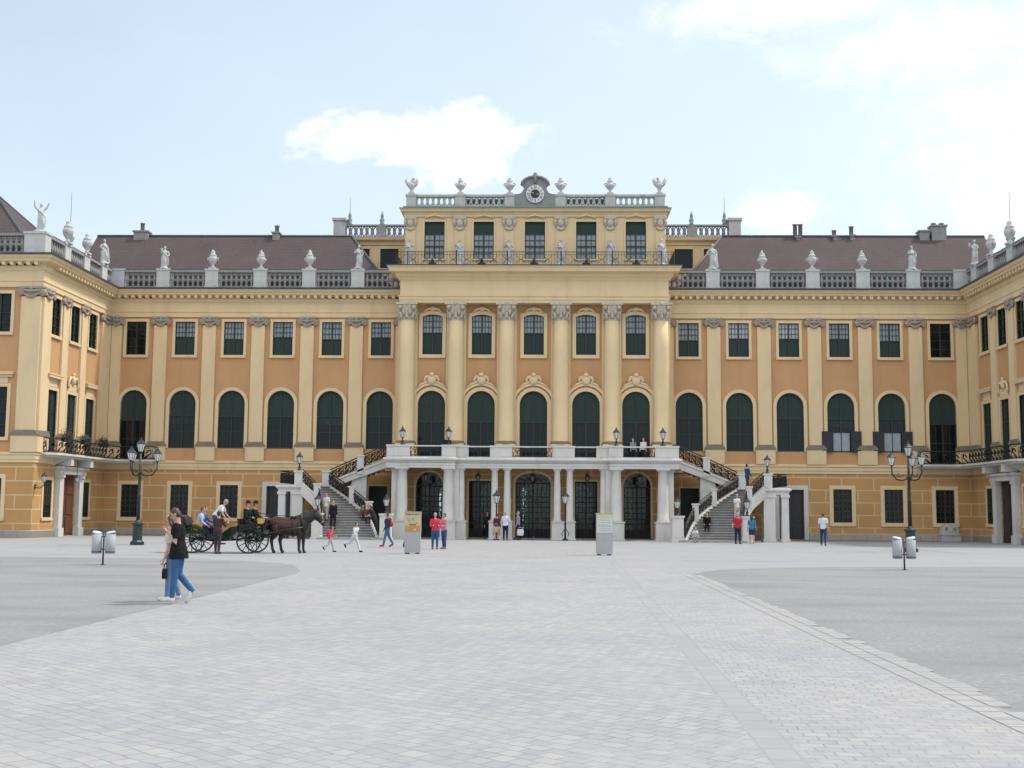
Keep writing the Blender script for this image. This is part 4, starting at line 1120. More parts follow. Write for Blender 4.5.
# ------------------------------------------------------------------ entrance terrace
TER = thing('entrance_terrace', 'white stone terrace on paired columns in front of the five palace doors', 'terrace', (0, 0, 0))
front = [(-9.4,-2.4),(-9.4,-6.5),(-5.0,-6.5),(-5.0,-5.95),(5.0,-5.95),(5.0,-6.5),(9.4,-6.5),(9.4,-2.4)]
mb = MB(); mb.slab([(-9.4,-2.0),(-9.4,-6.5),(-5.0,-6.5),(-5.0,-5.95),(5.0,-5.95),(5.0,-6.5),(9.4,-6.5),(9.4,-2.0)], 4.92, 5.2)
mb.slab([(9.4,-3.5),(9.95,-3.5),(9.95,-.02),(9.4,-.02)], 4.92, 5.2); mb.slab([(-9.95,-3.5),(-9.4,-3.5),(-9.4,-.02),(-9.95,-.02)], 4.92, 5.2)
TS = mb.build('floor_slab', M['stone'], TER)
mb = MB(); mb.sweep(front, [(-.3,4.92),(.02,4.921),(.06,4.98),(.16,5.04),(.22,5.1),(.22,5.19),(.1,5.24),(-.3,5.245)]); mb.build('cornice', M['stone'], TS)
mb = MB(); mb.sweep(front, [(-.55,4.58),(.0,4.58),(.0,4.72),(.03,4.74),(.03,4.9),(-.55,4.918)]); mb.build('architrave', M['stone'], TER)
def tcol(x, y, r, ped=True, pw=None, zb=1.2):
    mb = MB(); mb.lathe([(r*1.2,zb),(r*1.22,zb+.05),(r*1.08,zb+.09),(r*1.12,zb+.13),(r,zb+.18),(r,2.4),(r*.93,3.5),(r*.84,4.32),(r*.9,4.34),(r*.84,4.38),(r*1.02,4.46),(r*1.12,4.5)], (x,y,0), 16)
    mb.box(x-r*1.2,x+r*1.2,y-r*1.2,y+r*1.2,4.5,4.578)
    c = mb.build('column', M['stone'], TER)
    if ped:
        p = pw or r*1.35
        mb = MB(); mb.box(x-p,x+p,y-p,y+p,.1,zb-.08); mb.box(x-p-.05,x+p+.05,y-p-.05,y+p+.05,0,.1); mb.box(x-p-.05,x+p+.05,y-p-.05,y+p+.05,zb-.08,zb); mb.build('pedestal', M['stone'], c)
    return c
for sg in (-1, 1):
    tcol(sg*8.42, -6.1, .36); tcol(sg*5.42, -6.1, .36); tcol(sg*4.62, -5.62, .23, pw=.34)
    tcol(sg*9.15, -3.3, .25, pw=.34)
    for x in (8.42, 5.42):                     # square responds behind the big columns
        mb = MB(); xo = x+.5 if x > 6 else x-.45
        mb.box(sg*(xo-.22), sg*(xo+.22), -5.9, -5.45, 0, 4.58); mb.build('respond', M['stone'], TER)
    a = tcol(sg*1.62, -5.62, .23, False); b = tcol(sg*2.44, -5.62, .23, False)
    mb = MB(); x0, x1 = sorted((sg*1.28, sg*2.78)); mb.box(x0,x1,-5.97,-5.27,.1,1.12); mb.box(x0-.05,x1+.05,-6.02,-5.22,0,.1); mb.box(x0-.05,x1+.05,-6.02,-5.22,1.12,1.2); mb.build('pedestal', M['stone'], TER)
# parapet: solid dies over the columns, open bays with scrollwork between
def die(x0, x1, y, t=.34):
    mb = MB(); mb.box(x0,x1,y,y+t,5.246,5.95); mb.box(x0-.04,x1+.04,y-.05,y+t+.05,5.95,6.06); mb.box(x0+.1,x1-.1,y-.02,y,5.36,5.86)
    mb.build('parapet_pier', M['stone'], TER)
def open_bay(x0, x1, y, scroll):
    mb = MB(); mb.box(x0,x1,y+.03,y+.27,5.95,6.03); mb.box(x0,x1,y+.03,y+.27,5.246,5.32); rl = mb.build('parapet_rail', M['stone'], TER)
    mb = MB(); mb.box(x0,x1,y+.14,y+.16,5.34,5.37); mb.box(x0,x1,y+.14,y+.16,5.90,5.93)
    for s in scroll:
        xc = x0+.32 if s < 0 else x1-.32
        for q in (-1,1):
            mb.tube([(xc+q*.25,y+.15,5.34),(xc+q*.26,y+.15,5.6),(xc+q*.1,y+.15,5.78),(xc-q*.06,y+.15,5.66),(xc+q*.02,y+.15,5.52)],.026,5)
            mb.tube([(xc+q*.27,y+.15,5.93),(xc+q*.2,y+.15,5.8),(xc+q*.05,y+.15,5.88)],.022,5)
            mb.tube([(xc+q*.22,y+.15,5.36),(xc+q*.1,y+.15,5.46),(xc,y+.15,5.38)],.022,5)
        for q in (-.3,.3): mb.box(xc+q-.015,xc+q+.015,y+.14,y+.16,5.32,5.95)
    mb.build('scroll_panel', M['iron'], rl)
for sg in (-1,1):
    f_ = (lambda a, b: (min(sg*a,sg*b), max(sg*a,sg*b)))
    x0,x1 = f_(7.9,9.42); die(x0,x1,-6.5); x0,x1 = f_(4.96,5.85); die(x0,x1,-6.5)
    x0,x1 = f_(4.15,4.96); die(x0,x1,-5.95); x0,x1 = f_(1.3,2.75); die(x0,x1,-5.95)
    x0,x1 = f_(5.85,7.9); open_bay(x0,x1,-6.5,[1 if sg > 0 else -1]); x0,x1 = f_(2.75,4.15); open_bay(x0,x1,-5.95,[1 if sg > 0 else -1])
    mb = MB(); mb.box(sg*9.06,sg*9.42,-6.14,-3.5,5.246,5.95); mb.box(sg*9.0,sg*9.47,-6.14,-3.45,5.95,6.06); mb.build('parapet_pier', M['stone'], TER)
open_bay(-1.3,1.3,-5.95,[-1,1])

# ------------------------------------------------------------------ curved double staircases
def lerp_path(pts, t):
    """smooth curve through points given as (t, x, y)"""
    for i in range(len(pts)-1):
        if t <= pts[i+1][0]+1e-9:
            p0 = pts[max(0,i-1)]; p1 = pts[i]; p2 = pts[i+1]; p3 = pts[min(len(pts)-1,i+2)]
            u = (t-p1[0])/(p2[0]-p1[0]); out = []
            for c in (1,2):
                m1 = (p2[c]-p0[c])/(p2[0]-p0[0])*(p2[0]-p1[0]); m2 = (p3[c]-p1[c])/(p3[0]-p1[0])*(p2[0]-p1[0])
                out.append((2*u**3-3*u*u+1)*p1[c]+(u**3-2*u*u+u)*m1+(-2*u**3+3*u*u)*p2[c]+(u**3-u*u)*m2)
            return out
    return [pts[-1][1], pts[-1][2]]
ZL = 3.36
LC = [(-.06,9.3,-9.75),(0,9.45,-9.35),(.36,10.3,-7.75),(.65,11.65,-6.15),(1,13.75,-3.75)]
RC = [(-.06,13.0,-9.75),(0,13.05,-9.35),(.4,13.2,-8.45),(.72,13.65,-7.7),(1,14.7,-7.15)]
NS = 21
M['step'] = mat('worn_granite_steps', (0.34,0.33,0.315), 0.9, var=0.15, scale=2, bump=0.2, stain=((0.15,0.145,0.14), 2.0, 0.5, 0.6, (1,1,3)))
M['riser'] = mat('darkened_riser', (0.17,0.165,0.16), 0.95, var=0.2, scale=2)  # risers darkened in the colour so the steps read in shade
def scroll_rail(mb, pts, step=.42):
    """wrought iron panel with S-scrolls along a 3D foot line"""
    for h, r in ((.12,.026),(.86,.04),(.72,.022)):
        mb.tube([(p[0],p[1],p[2]+h) for p in pts], r, 5)
    tot = 0; V = [Vector(p) for p in pts]; seg = [(V[i+1]-V[i]).length for i in range(len(V)-1)]; L = sum(seg); n = max(1,int(L/step))
    def at(d):
        for i, s in enumerate(seg):
            if d <= s or i == len(seg)-1: return V[i]+(V[i+1]-V[i])*(d/s)
            d -= s
    for k in range(n):
        c = L*(k+.5)/n; w = L/n*.42; P_ = lambda a, h: at(min(max(c+a,0),L))+Vector((0,0,h))
        mb.tube([P_(-w,.14),P_(-w*.3,.34),P_(w*.6,.42),P_(w*.4,.64),P_(-w*.3,.6),P_(-w*.6,.46)],.046,4); mb.tube([P_(w*.9,.16),P_(w*.2,.3),P_(-w*.7,.36),P_(-w*.9,.56),P_(-w*.2,.68)],.034,4)
        mb.tube([P_(w,.14),P_(w,.72)],.026,4); mb.tube([P_(-w*.9,.72),P_(0,.56),P_(w*.9,.7)],.028,4); mb.tube([P_(-w*.6,.16),P_(w*.2,.26),P_(w*.9,.18)],.028,4)
def staircase(sg, label):
    T = mirror_T(sg)
    S = thing('curved_staircase', label, 'staircase', (0,0,0))
    def bld(mb, name, m, par=None):
        o = mb.build(name, m, par or S); fix_normals(o); return o
    mb = MB(T)
    ts = [k/NS for k in range(NS+1)]; ts[0] = 0
    for k in range(NS):
        a, b = ts[k], ts[k+1]; z = ZL*(k+1)/NS
        l0, l1, r0, r1 = lerp_path(LC,a), lerp_path(LC,b), lerp_path(RC,a), lerp_path(RC,b)
        d0 = Vector((l0[0]-l1[0], l0[1]-l1[1])); d0 = d0.normalized()*.04 if d0.length else d0
        zb = max(0, z-.62)
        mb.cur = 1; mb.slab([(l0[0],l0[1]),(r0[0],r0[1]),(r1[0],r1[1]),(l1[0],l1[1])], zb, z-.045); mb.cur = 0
        e = .035                                  # tread with nosing, lighter than the darkened riser
        q0 = (l0[0]+d0.x, l0[1]+d0.y); q1 = (r0[0]+d0.x*.6, r0[1]+d0.y*.6)
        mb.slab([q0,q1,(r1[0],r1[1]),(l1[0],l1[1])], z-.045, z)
    mb.slab([(9.0,-9.8),(13.2,-9.8),(13.05,-9.35),(9.45,-9.35)], 0, .12)
    fl = bld(mb, 'lower_flight', [M['step'], M['riser']])
    # strings
    for nm, Cv, off in (('string', LC, -.14), ('string', RC, .14)):
        mb = MB(T); prev = None; n = 26; rings = []
        for k in range(n+1):
            t = k/n; p = lerp_path(Cv,t); q = lerp_path(Cv,min(1,t+.02)); q0 = lerp_path(Cv,max(0,t-.02)); d = Vector((q[0]-q0[0],q[1]-q0[1])).normalized(); nv = Vector((d.y,-d.x))
            s = 1 if off > 0 else -1
            z = ZL*t+.16; zb = max(0.0, z-.75)
            a = Vector(p)-nv*s*.12; b = Vector(p)+nv*s*.16
            rings.append([(a.x,a.y,zb),(b.x,b.y,zb),(b.x,b.y,z),(a.x,a.y,z)])
        mb.rings(rings, False); st = bld(mb, nm, M['stone'])
    mb = MB(T); rl = [lerp_path(LC,t/20) for t in range(0,21)]
    scroll_rail(mb, [(p[0],p[1],.16+ZL*i/20) for i, p in enumerate(rl)]); bld(mb, 'railing', M['iron'])
    mb = MB(T); rl = [lerp_path(RC,t/20) for t in range(1,21)]
    scroll_rail(mb, [(p[0],p[1],.16+ZL*(i+1)/20) for i, p in enumerate(rl)]); bld(mb, 'railing', M['iron'])
    def newel(x, y, z0, z1, w=.36):
        mb = MB(T); mb.box(x-w/2,x+w/2,y-w/2,y+w/2,z0,z1-.1); mb.box(x-w/2-.05,x+w/2+.05,y-w/2-.05,y+w/2+.05,z1-.1,z1); bld(mb,'newel',M['stone'])
    for t in (.36,.65): p = lerp_path(LC,t); newel(p[0],p[1],ZL*t-.3,ZL*t+1.18)
    newel(13.8,-3.7,ZL-.4,4.42,.5)
    p = lerp_path(RC,.72); newel(p[0],p[1],ZL*.72-.3,3.5)
    # upper flight along the facade
    xa, xb = 14.06, 9.95; n = 12; z0 = ZL
    mb = MB(T)
    for k in range(n):
        x0 = xa+(xb-xa)*k/n; x1 = xa+(xb-xa)*(k+1)/n; z = z0+(5.2-z0)*(k+1)/n
        mb.box(x0+.03,x1,-3.4,-.75,max(0,z-.5),z)
    bld(mb, 'upper_flight', M['step'])
    mb = MB(T)
    mb.add([(xa+.25,-3.62,z0-.35),(xb-.5,-3.62,4.78),(xb-.5,-3.62,5.36),(xa+.25,-3.62,z0+.1),(xa+.25,-3.3,z0-.35),(xb-.5,-3.3,4.78),(xb-.5,-3.3,5.36),(xa+.25,-3.3,z0+.1)],[(0,1,2,3),(7,6,5,4),(0,4,5,1),(3,2,6,7),(0,3,7,4),(1,5,6,2)])
    mb.add([(xa+.25,-3.68,z0-.02),(xb-.5,-3.68,5.24),(xb-.5,-3.68,5.38),(xa+.25,-3.68,z0+.12),(xa+.25,-3.61,z0-.02),(xb-.5,-3.61,5.24),(xb-.5,-3.61,5.38),(xa+.25,-3.61,z0+.12)],[(0,1,2,3),(7,6,5,4),(0,4,5,1),(3,2,6,7),(0,3,7,4),(1,5,6,2)])
    bld(mb, 'string', M['stone'])
    mb = MB(T); scroll_rail(mb, [(13.6,-3.46,3.64),(11.75,-3.46,4.48)]); scroll_rail(mb, [(11.35,-3.46,4.66),(9.75,-3.46,5.38)]); bld(mb, 'railing', M['iron'])
    newel(11.55,-3.46,4.2,5.5,.44)
    mb = MB(T); mb.box(11.15,12.15,-3.45,-2.7,0,4.25); bld(mb, 'pier', M['stone'])
    mb = MB(T); mb.box(13.2,14.0,-3.5,-2.9,0,3.2); bld(mb, 'pier', M['stone'])
    # landing
    mb = MB(T); mb.slab([(13.75,-3.72),(14.7,-7.2),(16.25,-7.2),(16.25,-.6),(14.06,-.6),(14.06,-3.4)], 2.98, ZL)
    ld = bld(mb, 'landing', M['stone'])
    mb = MB(T); mb.sweep([(14.7,-7.2),(16.25,-7.2),(16.25,-.6)],[(-.2,3.1),(.02,3.12),(.08,3.2),(.14,3.24),(.14,3.34),(.06,3.38),(-.2,3.39)]); bld(mb, 'landing_moulding', M['stone'], ld)
    for x, w, y in ((15.02,.72,-6.85),(16.02,.44,-6.95),(16.02,.44,-1.2)):
        mb = MB(T); mb.box(x-w/2,x+w/2,y-w/2,y+w/2,0,2.98); mb.box(x-w/2-.06,x+w/2+.06,y-w/2-.06,y+w/2+.06,2.8,2.975); mb.box(x-w/2-.06,x+w/2+.06,y-w/2-.06,y+w/2+.06,0,.2); bld(mb,'pier',M['stone'])
    newel(14.95,-7.0,3.39,4.32,.52)
    mb = MB(T); scroll_rail(mb,[(15.2,-7.05,3.42),(16.15,-7.05,3.42)]); scroll_rail(mb,[(16.15,-7.05,3.42),(16.15,-.7,3.42)]); bld(mb,'railing',M['iron'])
    # foot pedestals that carry lamps
    for x, y, w in ((9.0,-9.25,.7),(13.32,-9.05,.62)):
        mb = MB(T); mb.box(x-w/2,x+w/2,y-w/2,y+w/2,.12,1.5); mb.box(x-w/2-.06,x+w/2+.06,y-w/2-.06,y+w/2+.06,0,.12); mb.box(x-w/2-.06,x+w/2+.06,y-w/2-.06,y+w/2+.06,1.5,1.62); mb.box(x-w/2+.1,x+w/2-.1,y-w/2-.02,y,.3,1.35); bld(mb,'pedestal',M['stone'])
    return S
staircase(-1, 'left curved stone staircase sweeping up from the court to the terrace, with iron scroll railings')
staircase(1, 'right curved stone staircase sweeping up from the court to the terrace, with iron scroll railings')

# ------------------------------------------------------------------ lamps
M['lamp_metal'] = mat('weathered_lamp_metal', (0.045,0.045,0.047), 0.4, metal=0.4, var=0.2, scale=8)
M['dusk_glass'] = mat('dim_lantern_glass', (0.16,0.15,0.14), 0.2, var=0.2, scale=6)
def lantern_parts(par, z, s=1.0, x=0, y=0, glass='lantern_glass'):
    """six-sided tapering lantern: cage, glass, cap"""
    mb = MB(); n = 6
    mb.lathe([(.04*s,z),(.1*s,z+.03*s),(.13*s,z+.06*s)],(x,y,0),n,smooth=False)
    for k in range(n):
        a = 2*PI*k/n; c, sn = math.cos(a), math.sin(a)
        mb.tube([(x+.12*s*c,y+.12*s*sn,z+.06*s),(x+.23*s*c,y+.23*s*sn,z+.5*s)],.012*s,4)
    mb.lathe([(.25*s,z+.5*s),(.27*s,z+.53*s),(.2*s,z+.6*s),(.12*s,z+.7*s),(.06*s,z+.74*s),(.07*s,z+.79*s),(.02*s,z+.86*s),(.02*s,z+.92*s)],(x,y,0),n,smooth=False)
    l = mb.build('lantern', M['lamp_metal'], par)
    mb = MB(); mb.lathe([(.115*s,z+.065*s),(.222*s,z+.495*s)],(x,y,0),n,smooth=False); mb.build('glass', M[glass], l)
    return l
def short_lamp(loc, label, group='lamps on short stems along the stairs and terrace', base=0.42, s=.88):
    t = thing('lamp', label, 'lamp', loc, 0, group)
    mb = MB(); mb.lathe([(.16,0),(.16,.05),(.1,.08),(.06,.16),(.09,.24),(.05,.3),(.04,base)],n=8); mb.build('stem', M['iron'], t)
    lantern_parts(t, base, s); return t
for x, y, z, lb in ((-8.42,-6.3,6.06,'small lamp on the left outer end of the terrace parapet'),(-5.42,-6.3,6.06,'small lamp on the parapet between the first and second terrace bays from the left'),
                    (5.42,-6.3,6.06,'small lamp on the parapet between the fourth and fifth terrace bays'),(8.42,-6.3,6.06,'small lamp on the right outer end of the terrace parapet'),
                    (-14.95,-7.0,4.32,'small lamp on the landing pillar of the left staircase'),(14.95,-7.0,4.32,'small lamp on the landing pillar of the right staircase'),
                    (-9.0,-9.25,1.62,'small lamp on the foot pedestal of the left staircase, beside the terrace'),(9.0,-9.25,1.62,'small lamp on the foot pedestal of the right staircase, beside the terrace'),
                    (-13.32,-9.05,1.62,'small lamp on the outer foot pedestal of the left staircase, behind the horse'),(13.32,-9.05,1.62,'small lamp on the outer foot pedestal of the right staircase')):
    short_lamp((x,y,z), lb)
def post_lamp(loc, label):
    t = thing('post_lamp', label, 'street lamp', loc, 0, 'slim lamp posts in front of the terrace')
    mb = MB(); mb.lathe([(.2,0),(.2,.06),(.12,.1),(.07,.2),(.06,1.0),(.09,1.05),(.05,1.12),(.04,2.1),(.07,2.14),(.04,2.2),(.035,2.3)],n=10)
    for k in range(3):
        a = 2*PI*k/3+.5; mb.tube([(.05*math.cos(a),.05*math.sin(a),.7),(.16*math.cos(a),.16*math.sin(a),.62),(.26*math.cos(a),.26*math.sin(a),.4),(.2*math.cos(a),.2*math.sin(a),.28)],.025,5)
    mb.build('post', M['iron'], t); lantern_parts(t, 2.28, 1.0); return t
post_lamp((-2.23,-7.4,0), 'slim black lamp post beside the three people left of the middle door'); post_lamp((2.13,-7.4,0), 'slim black lamp post right of the middle door')
def candelabra(loc, rz, label, pole='iron_green'):
    t = thing('candelabra_lamp', label, 'street lamp', loc, rz, 'tall four lantern street lamps in the court')
    mb = MB(); mb.slab([(.36*math.cos(PI/8+k*PI/4),.36*math.sin(PI/8+k*PI/4)) for k in range(8)],0,.16); mb.lathe([(.3,.16),(.24,.24),(.23,.95),(.28,1.0),(.28,1.08),(.16,1.14),(.1,1.25)],n=8,smooth=False); mb.build('base', M['iron_green'], t)
    mb = MB(); mb.lathe([(.095,1.2),(.085,2.4),(.1,2.44),(.075,2.5),(.065,3.5),(.11,3.56),(.06,3.66),(.05,4.62)],n=10); mb.build('pole', M[pole], t)
    for k in range(3):
        a = PI/2+.45+2*PI*k/3; c, s = math.cos(a), math.sin(a)
        mb = MB(); mb.tube([(.07*c,.07*s,3.55),(.3*c,.3*s,3.44),(.6*c,.6*s,3.5),(.82*c,.82*s,3.8),(.82*c,.82*s,4.16)],.036,6)
        mb.tube([(.2*c,.2*s,3.75),(.42*c,.42*s,3.62),(.58*c,.58*s,3.68),(.5*c,.5*s,3.8)],.022,5)
        ar = mb.build('arm', M['iron'], t); lantern_parts(t, 4.14, .84, .82*c, .82*s)
    lantern_parts(t, 4.60, .88); return t
candelabra((-19.44,-24.08,0), R(20), 'tall green candelabra lamp with four lanterns near the left pavilion'); candelabra((18.62,-24.65,0), R(-55), 'tall dark candelabra lamp with four lanterns behind the right litter bins', 'iron')
def hanging(x, label):
    t = thing('hanging_lantern', label, 'lantern', (x,-4.0,3.75), 0, 'lanterns hanging under the terrace')
    mb = MB(); mb.tube([(0,0,.7),(0,0,1.17)],.02,5); mb.build('chain', M['iron'], t); lantern_parts(t, -.0, .75, glass='dusk_glass'); return t
for x, lb in ((0,'lantern hanging under the terrace before the middle arched door'),(-3.62,'lantern hanging under the terrace before the square door left of the middle'),(3.62,'lantern hanging under the terrace before the square door right of the middle'),(-7.1,'lantern hanging under the left end of the terrace'),(7.1,'lantern hanging under the right end of the terrace')):
    hanging(x, lb)
def wall_lantern(loc, rz, label):
    t = thing('wall_lantern', label, 'lantern', loc, rz, 'bracket lanterns on the left pavilion')
    mb = MB(); mb.cbox((0,-.03,-.2),.16,.06,.3); mb.tube([(0,-.05,-.25),(0,-.35,-.3),(0,-.6,-.12),(0,-.6,.05)],.03,6); mb.tube([(0,-.05,-.1),(0,-.3,-.18)],.02,5); mb.build('bracket', M['iron'], t); lantern_parts(t, .05, .72, 0, -.6); return t
wall_lantern((-XW-.05,YF+.28,3.3), PI/2, 'bracket lantern on the corner of the left pavilion'); 
t = thing('portal_lantern', 'lantern hanging below the balcony over the brown door of the left pavilion', 'lantern', (-XW+.75,RY[1]-.3,3.35)); lantern_parts(t, 0.1, .65); mb = MB(); mb.tube([(0,0,.7),(0,0,1.6)],.018,5); mb.build('chain', M['iron'], t)
# ------------------------------------------------------------------ urns and statues on the balustrades
def urn_mesh(kind):
    mb = MB()
    if kind == 0:      # bulbous covered vase
        mb.box(-.26,.26,-.26,.26,0,.12)
        mb.lathe([(.24,.12),(.12,.22),(.1,.32),(.18,.42),(.31,.6),(.36,.8),(.34,.95),(.25,1.05),(.3,1.1),(.23,1.2),(.14,1.32),(.17,1.42),(.08,1.52),(.0,1.6)],n=14)
        for s in (-1,1): mb.tube([(s*.33,0,.95),(s*.44,0,.9),(s*.45,0,.76),(s*.34,0,.7)],.045,5)
    elif kind == 1:    # flaming vase
        mb.box(-.24,.24,-.24,.24,0,.1)
        mb.lathe([(.22,.1),(.1,.22),(.1,.36),(.25,.5),(.38,.72),(.4,.84),(.28,.9),(.26,.98),(.32,1.04),(.2,1.14)],n=14)
        mb.tube([(0,0,1.1),(.07,.02,1.25),(-.05,0,1.4),(.03,0,1.58)],[.17,.16,.1,.02],6); mb.tube([(.05,0,1.1),(.16,0,1.24),(.13,.02,1.38)],[.12,.09,.02],5); mb.tube([(-.05,0,1.1),(-.16,0,1.22),(-.14,.02,1.34)],[.12,.09,.02],5)
    elif kind == 2:    # low attic vase with wide bowl
        mb.box(-.24,.24,-.24,.24,0,.12)
        mb.lathe([(.2,.12),(.1,.22),(.1,.34),(.24,.46),(.36,.62),(.37,.72),(.25,.78),(.2,.92),(.24,1.0),(.14,1.1),(.15,1.2),(.0,1.36)],n=14)
        for s in (-1,1): mb.tube([(s*.33,0,.7),(s*.42,0,.76),(s*.38,0,.86),(s*.24,0,.84)],.05,5)
    elif kind == 3:    # twisted double trophy at the ends of the attic
        mb.box(-.24,.24,-.24,.24,0,.12)
        mb.lathe([(.2,.12),(.12,.24),(.14,.4),(.26,.58),(.3,.74),(.2,.84)],n=10)
        for s in (-1,1): mb.tube([(s*.1,0,.66),(s*.3,0,.84),(s*.42,0,1.08),(s*.34,0,1.28)],[.18,.17,.13,.04],6)
        mb.tube([(0,0,.75),(.06,0,1.0),(-.02,0,1.2)],[.2,.15,.05],6); mb.ell((.12,0,1.2),.12,.1,.12,8,5)
    return mb.mesh('urn', M['statue'])
UM = [urn_mesh(k) for k in range(4)]
def urn(kind, loc, label, rz=0, s=1.0, group='stone urns on the balustrades'):
    o = bpy.data.objects.new('urn', UM[kind]); link(o, None, loc, rz); o.scale = (s,s,s); return tag(o, label, 'urn', group)
ordn = ['first','second','third','fourth','fifth']
for sg, side in ((-1,'left'),(1,'right')):
    for k, x in enumerate(PX[1:4]):
        urn([0,1,0][k] if sg < 0 else [1,0,1][k], (sg*x,.16,18.92), 'pale stone urn on the %s wing balustrade, %s urn out from the clock storey' % (side, ordn[k]), random.uniform(-.3,.3), .90)
    urn(0, (sg*(XW+.02),-4.75,18.92), 'pale stone urn on the %s pavilion side balustrade, the nearer to the inner corner' % side, PI/2, .94)
    urn(0, (sg*(XW+.02),-8.0,18.92), 'pale stone urn on the %s pavilion side balustrade, the nearer to the front corner' % side, PI/2, 1.0)
for k, x in enumerate(PEDX):
    lb = ['twisted stone finial on the left end of the clock storey balustrade','low stone urn on the clock storey balustrade, second from its left end','low stone urn immediately left of the clock','low stone urn immediately right of the clock','low stone urn on the clock storey balustrade, second from its right end','twisted stone finial on the right end of the clock storey balustrade'][k]
    urn(3 if k in (0,5) else 2, (x,YB+.15,24.64), lb, 0 if k < 3 else PI, .98)

def R3(ax, ang): return Matrix.Rotation(ang, 3, ax)
def stat_mesh(pose, seed):
    """draped standing figure: one fused mesh, contrapposto, arms by pose"""
    rnd = random.Random(seed); mb = MB()
    mb.lathe([(.34,0),(.34,.1),(.26,.14)],n=10)
    hip = .05*(1 if seed % 2 else -1)
    # drapery skirt and legs
    n = 14; rr = []
    for k, (z, rx, ry) in enumerate(((.1,.25,.22),(.35,.21,.19),(.6,.2,.18),(.85,.215,.18),(1.0,.2,.165),(1.12,.165,.13),(1.25,.19,.135),(1.38,.21,.13),(1.46,.16,.1),(1.5,.08,.075),(1.58,.065,.065))):
        cx = hip*math.sin(z*2.2)
        rr.append([(cx+rx*math.cos(2*PI*i/n)*(1+(.10 if z < 1.0 else .02)*math.cos(i*3+seed+z*2)), ry*math.sin(2*PI*i/n)*(1+(.12 if z < 1.0 else .02)*math.sin(i*2.3+z*3+seed)), z) for i in range(n)])
    mb.rings(rr)
    mb.tube([(hip+.08,-.12,.12),(hip+.1,-.2,.55),(hip+.06,-.1,.95)],[.09,.11,.13],7)      # bent leg pressing through the cloth
    mb.ell((hip*.3+.01,-.02,1.69),.085,.1,.125,8,7); mb.ell((hip*.3+.01,.03,1.75),.1,.1,.08,8,6)
    sh = [(-.2,0,1.42),(.2,0,1.42)]
    arms = {'up': ([(-.34,-.02,1.62),(-.36,-.03,1.9)],[(.36,-.03,1.6),(.44,-.05,1.84)]),
            'fold': ([(-.3,-.06,1.2),(-.08,-.2,1.22)],[(.33,.02,1.18),(.26,-.08,.95)]),
            'hip': ([(-.36,.02,1.2),(-.2,-.1,1.05)],[(.3,-.02,1.16),(.3,-.1,.9)]),
            'hold': ([(-.3,-.08,1.2),(-.2,-.24,1.36)],[(.33,0,1.2),(.3,-.16,1.02)])}[pose]
    for s, a in zip(sh, arms):
        mb.tube([s]+a, [.075,.062,.045], 7); mb.ell(a[-1],.05,.05,.065,6,5)
    mb.tube([(-.2,-.06,1.44),(0,-.16,1.25),(.2,-.13,1.02),(.24,-.05,.7),(.22,.02,.3)],[.05,.06,.08,.09,.07],6)   # swag of cloth
    if pose == 'hold': mb.tube([(-.2,-.24,1.36),(-.22,-.22,1.6)],[.06,.1],6)
    if pose == 'hip': mb.tube([(.3,-.1,.9),(.32,-.12,.1)],[.05,.1],6)
    return mb
SM = {}
def statue(pose, loc, label, rz=0, s=1.0, group='stone statues on the balustrades', seed=0):
    k = (pose, seed)
    if k not in SM:
        o = remesh(stat_mesh(pose, seed), 'statue', M['statue'], .022, None, 2); SM[k] = o.data
    else:
        o = bpy.data.objects.new('statue', SM[k]); COL.objects.link(o)
    o.location = loc; o.rotation_euler = (0,0,rz); o.scale = (s,s,s); return tag(o, label, 'statue', group)
statue('fold', (-PX[0],.16,18.92), 'pale statue on the left wing balustrade next to the clock storey', .1, .98, seed=1)
statue('hold', (-PX[4],.16,18.92), 'pale statue on the left wing balustrade next to the left pavilion', .2, .92, seed=2)
statue('hip', (PX[0],.16,18.92), 'pale statue on the right wing balustrade next to the clock storey', -.1, 1.02, seed=3)
statue('fold', (PX[4],.16,18.92), 'pale statue on the right wing balustrade, outermost before the right pavilion', .1, .96, seed=4)
statue('up', (-XW-.55,YF+.4,18.92), 'pale statue with raised arms on the front corner of the left pavilion', .5, 1.05, seed=5)
statue('hip', (-XW-.05,-1.55,18.92), 'slender pale statue on the left pavilion side balustrade by the inner corner', PI/3, .98, seed=6)
statue('hold', (XW+.05,-1.55,18.92), 'slender pale statue on the right pavilion side balustrade by the inner corner', -PI/3, .98, seed=7)
statue('up', (XW+.55,YF+.4,18.92), 'pale statue on the front corner of the right pavilion', -.5, 1.05, seed=8)
lbs = ['outermost left','second from the left','just left of the middle','just right of the middle','second from the right','outermost right']
for k, x in enumerate(sorted(AP)):
    q = ['fold','hip','hold','fold','hold','hip'][k]
    statue(q, (x,YA-.55,19.27), 'white statue behind the iron railing of the clock storey, '+lbs[k], .1*(k-2), 1.08, 'statues standing before the clock storey', seed=10+k)
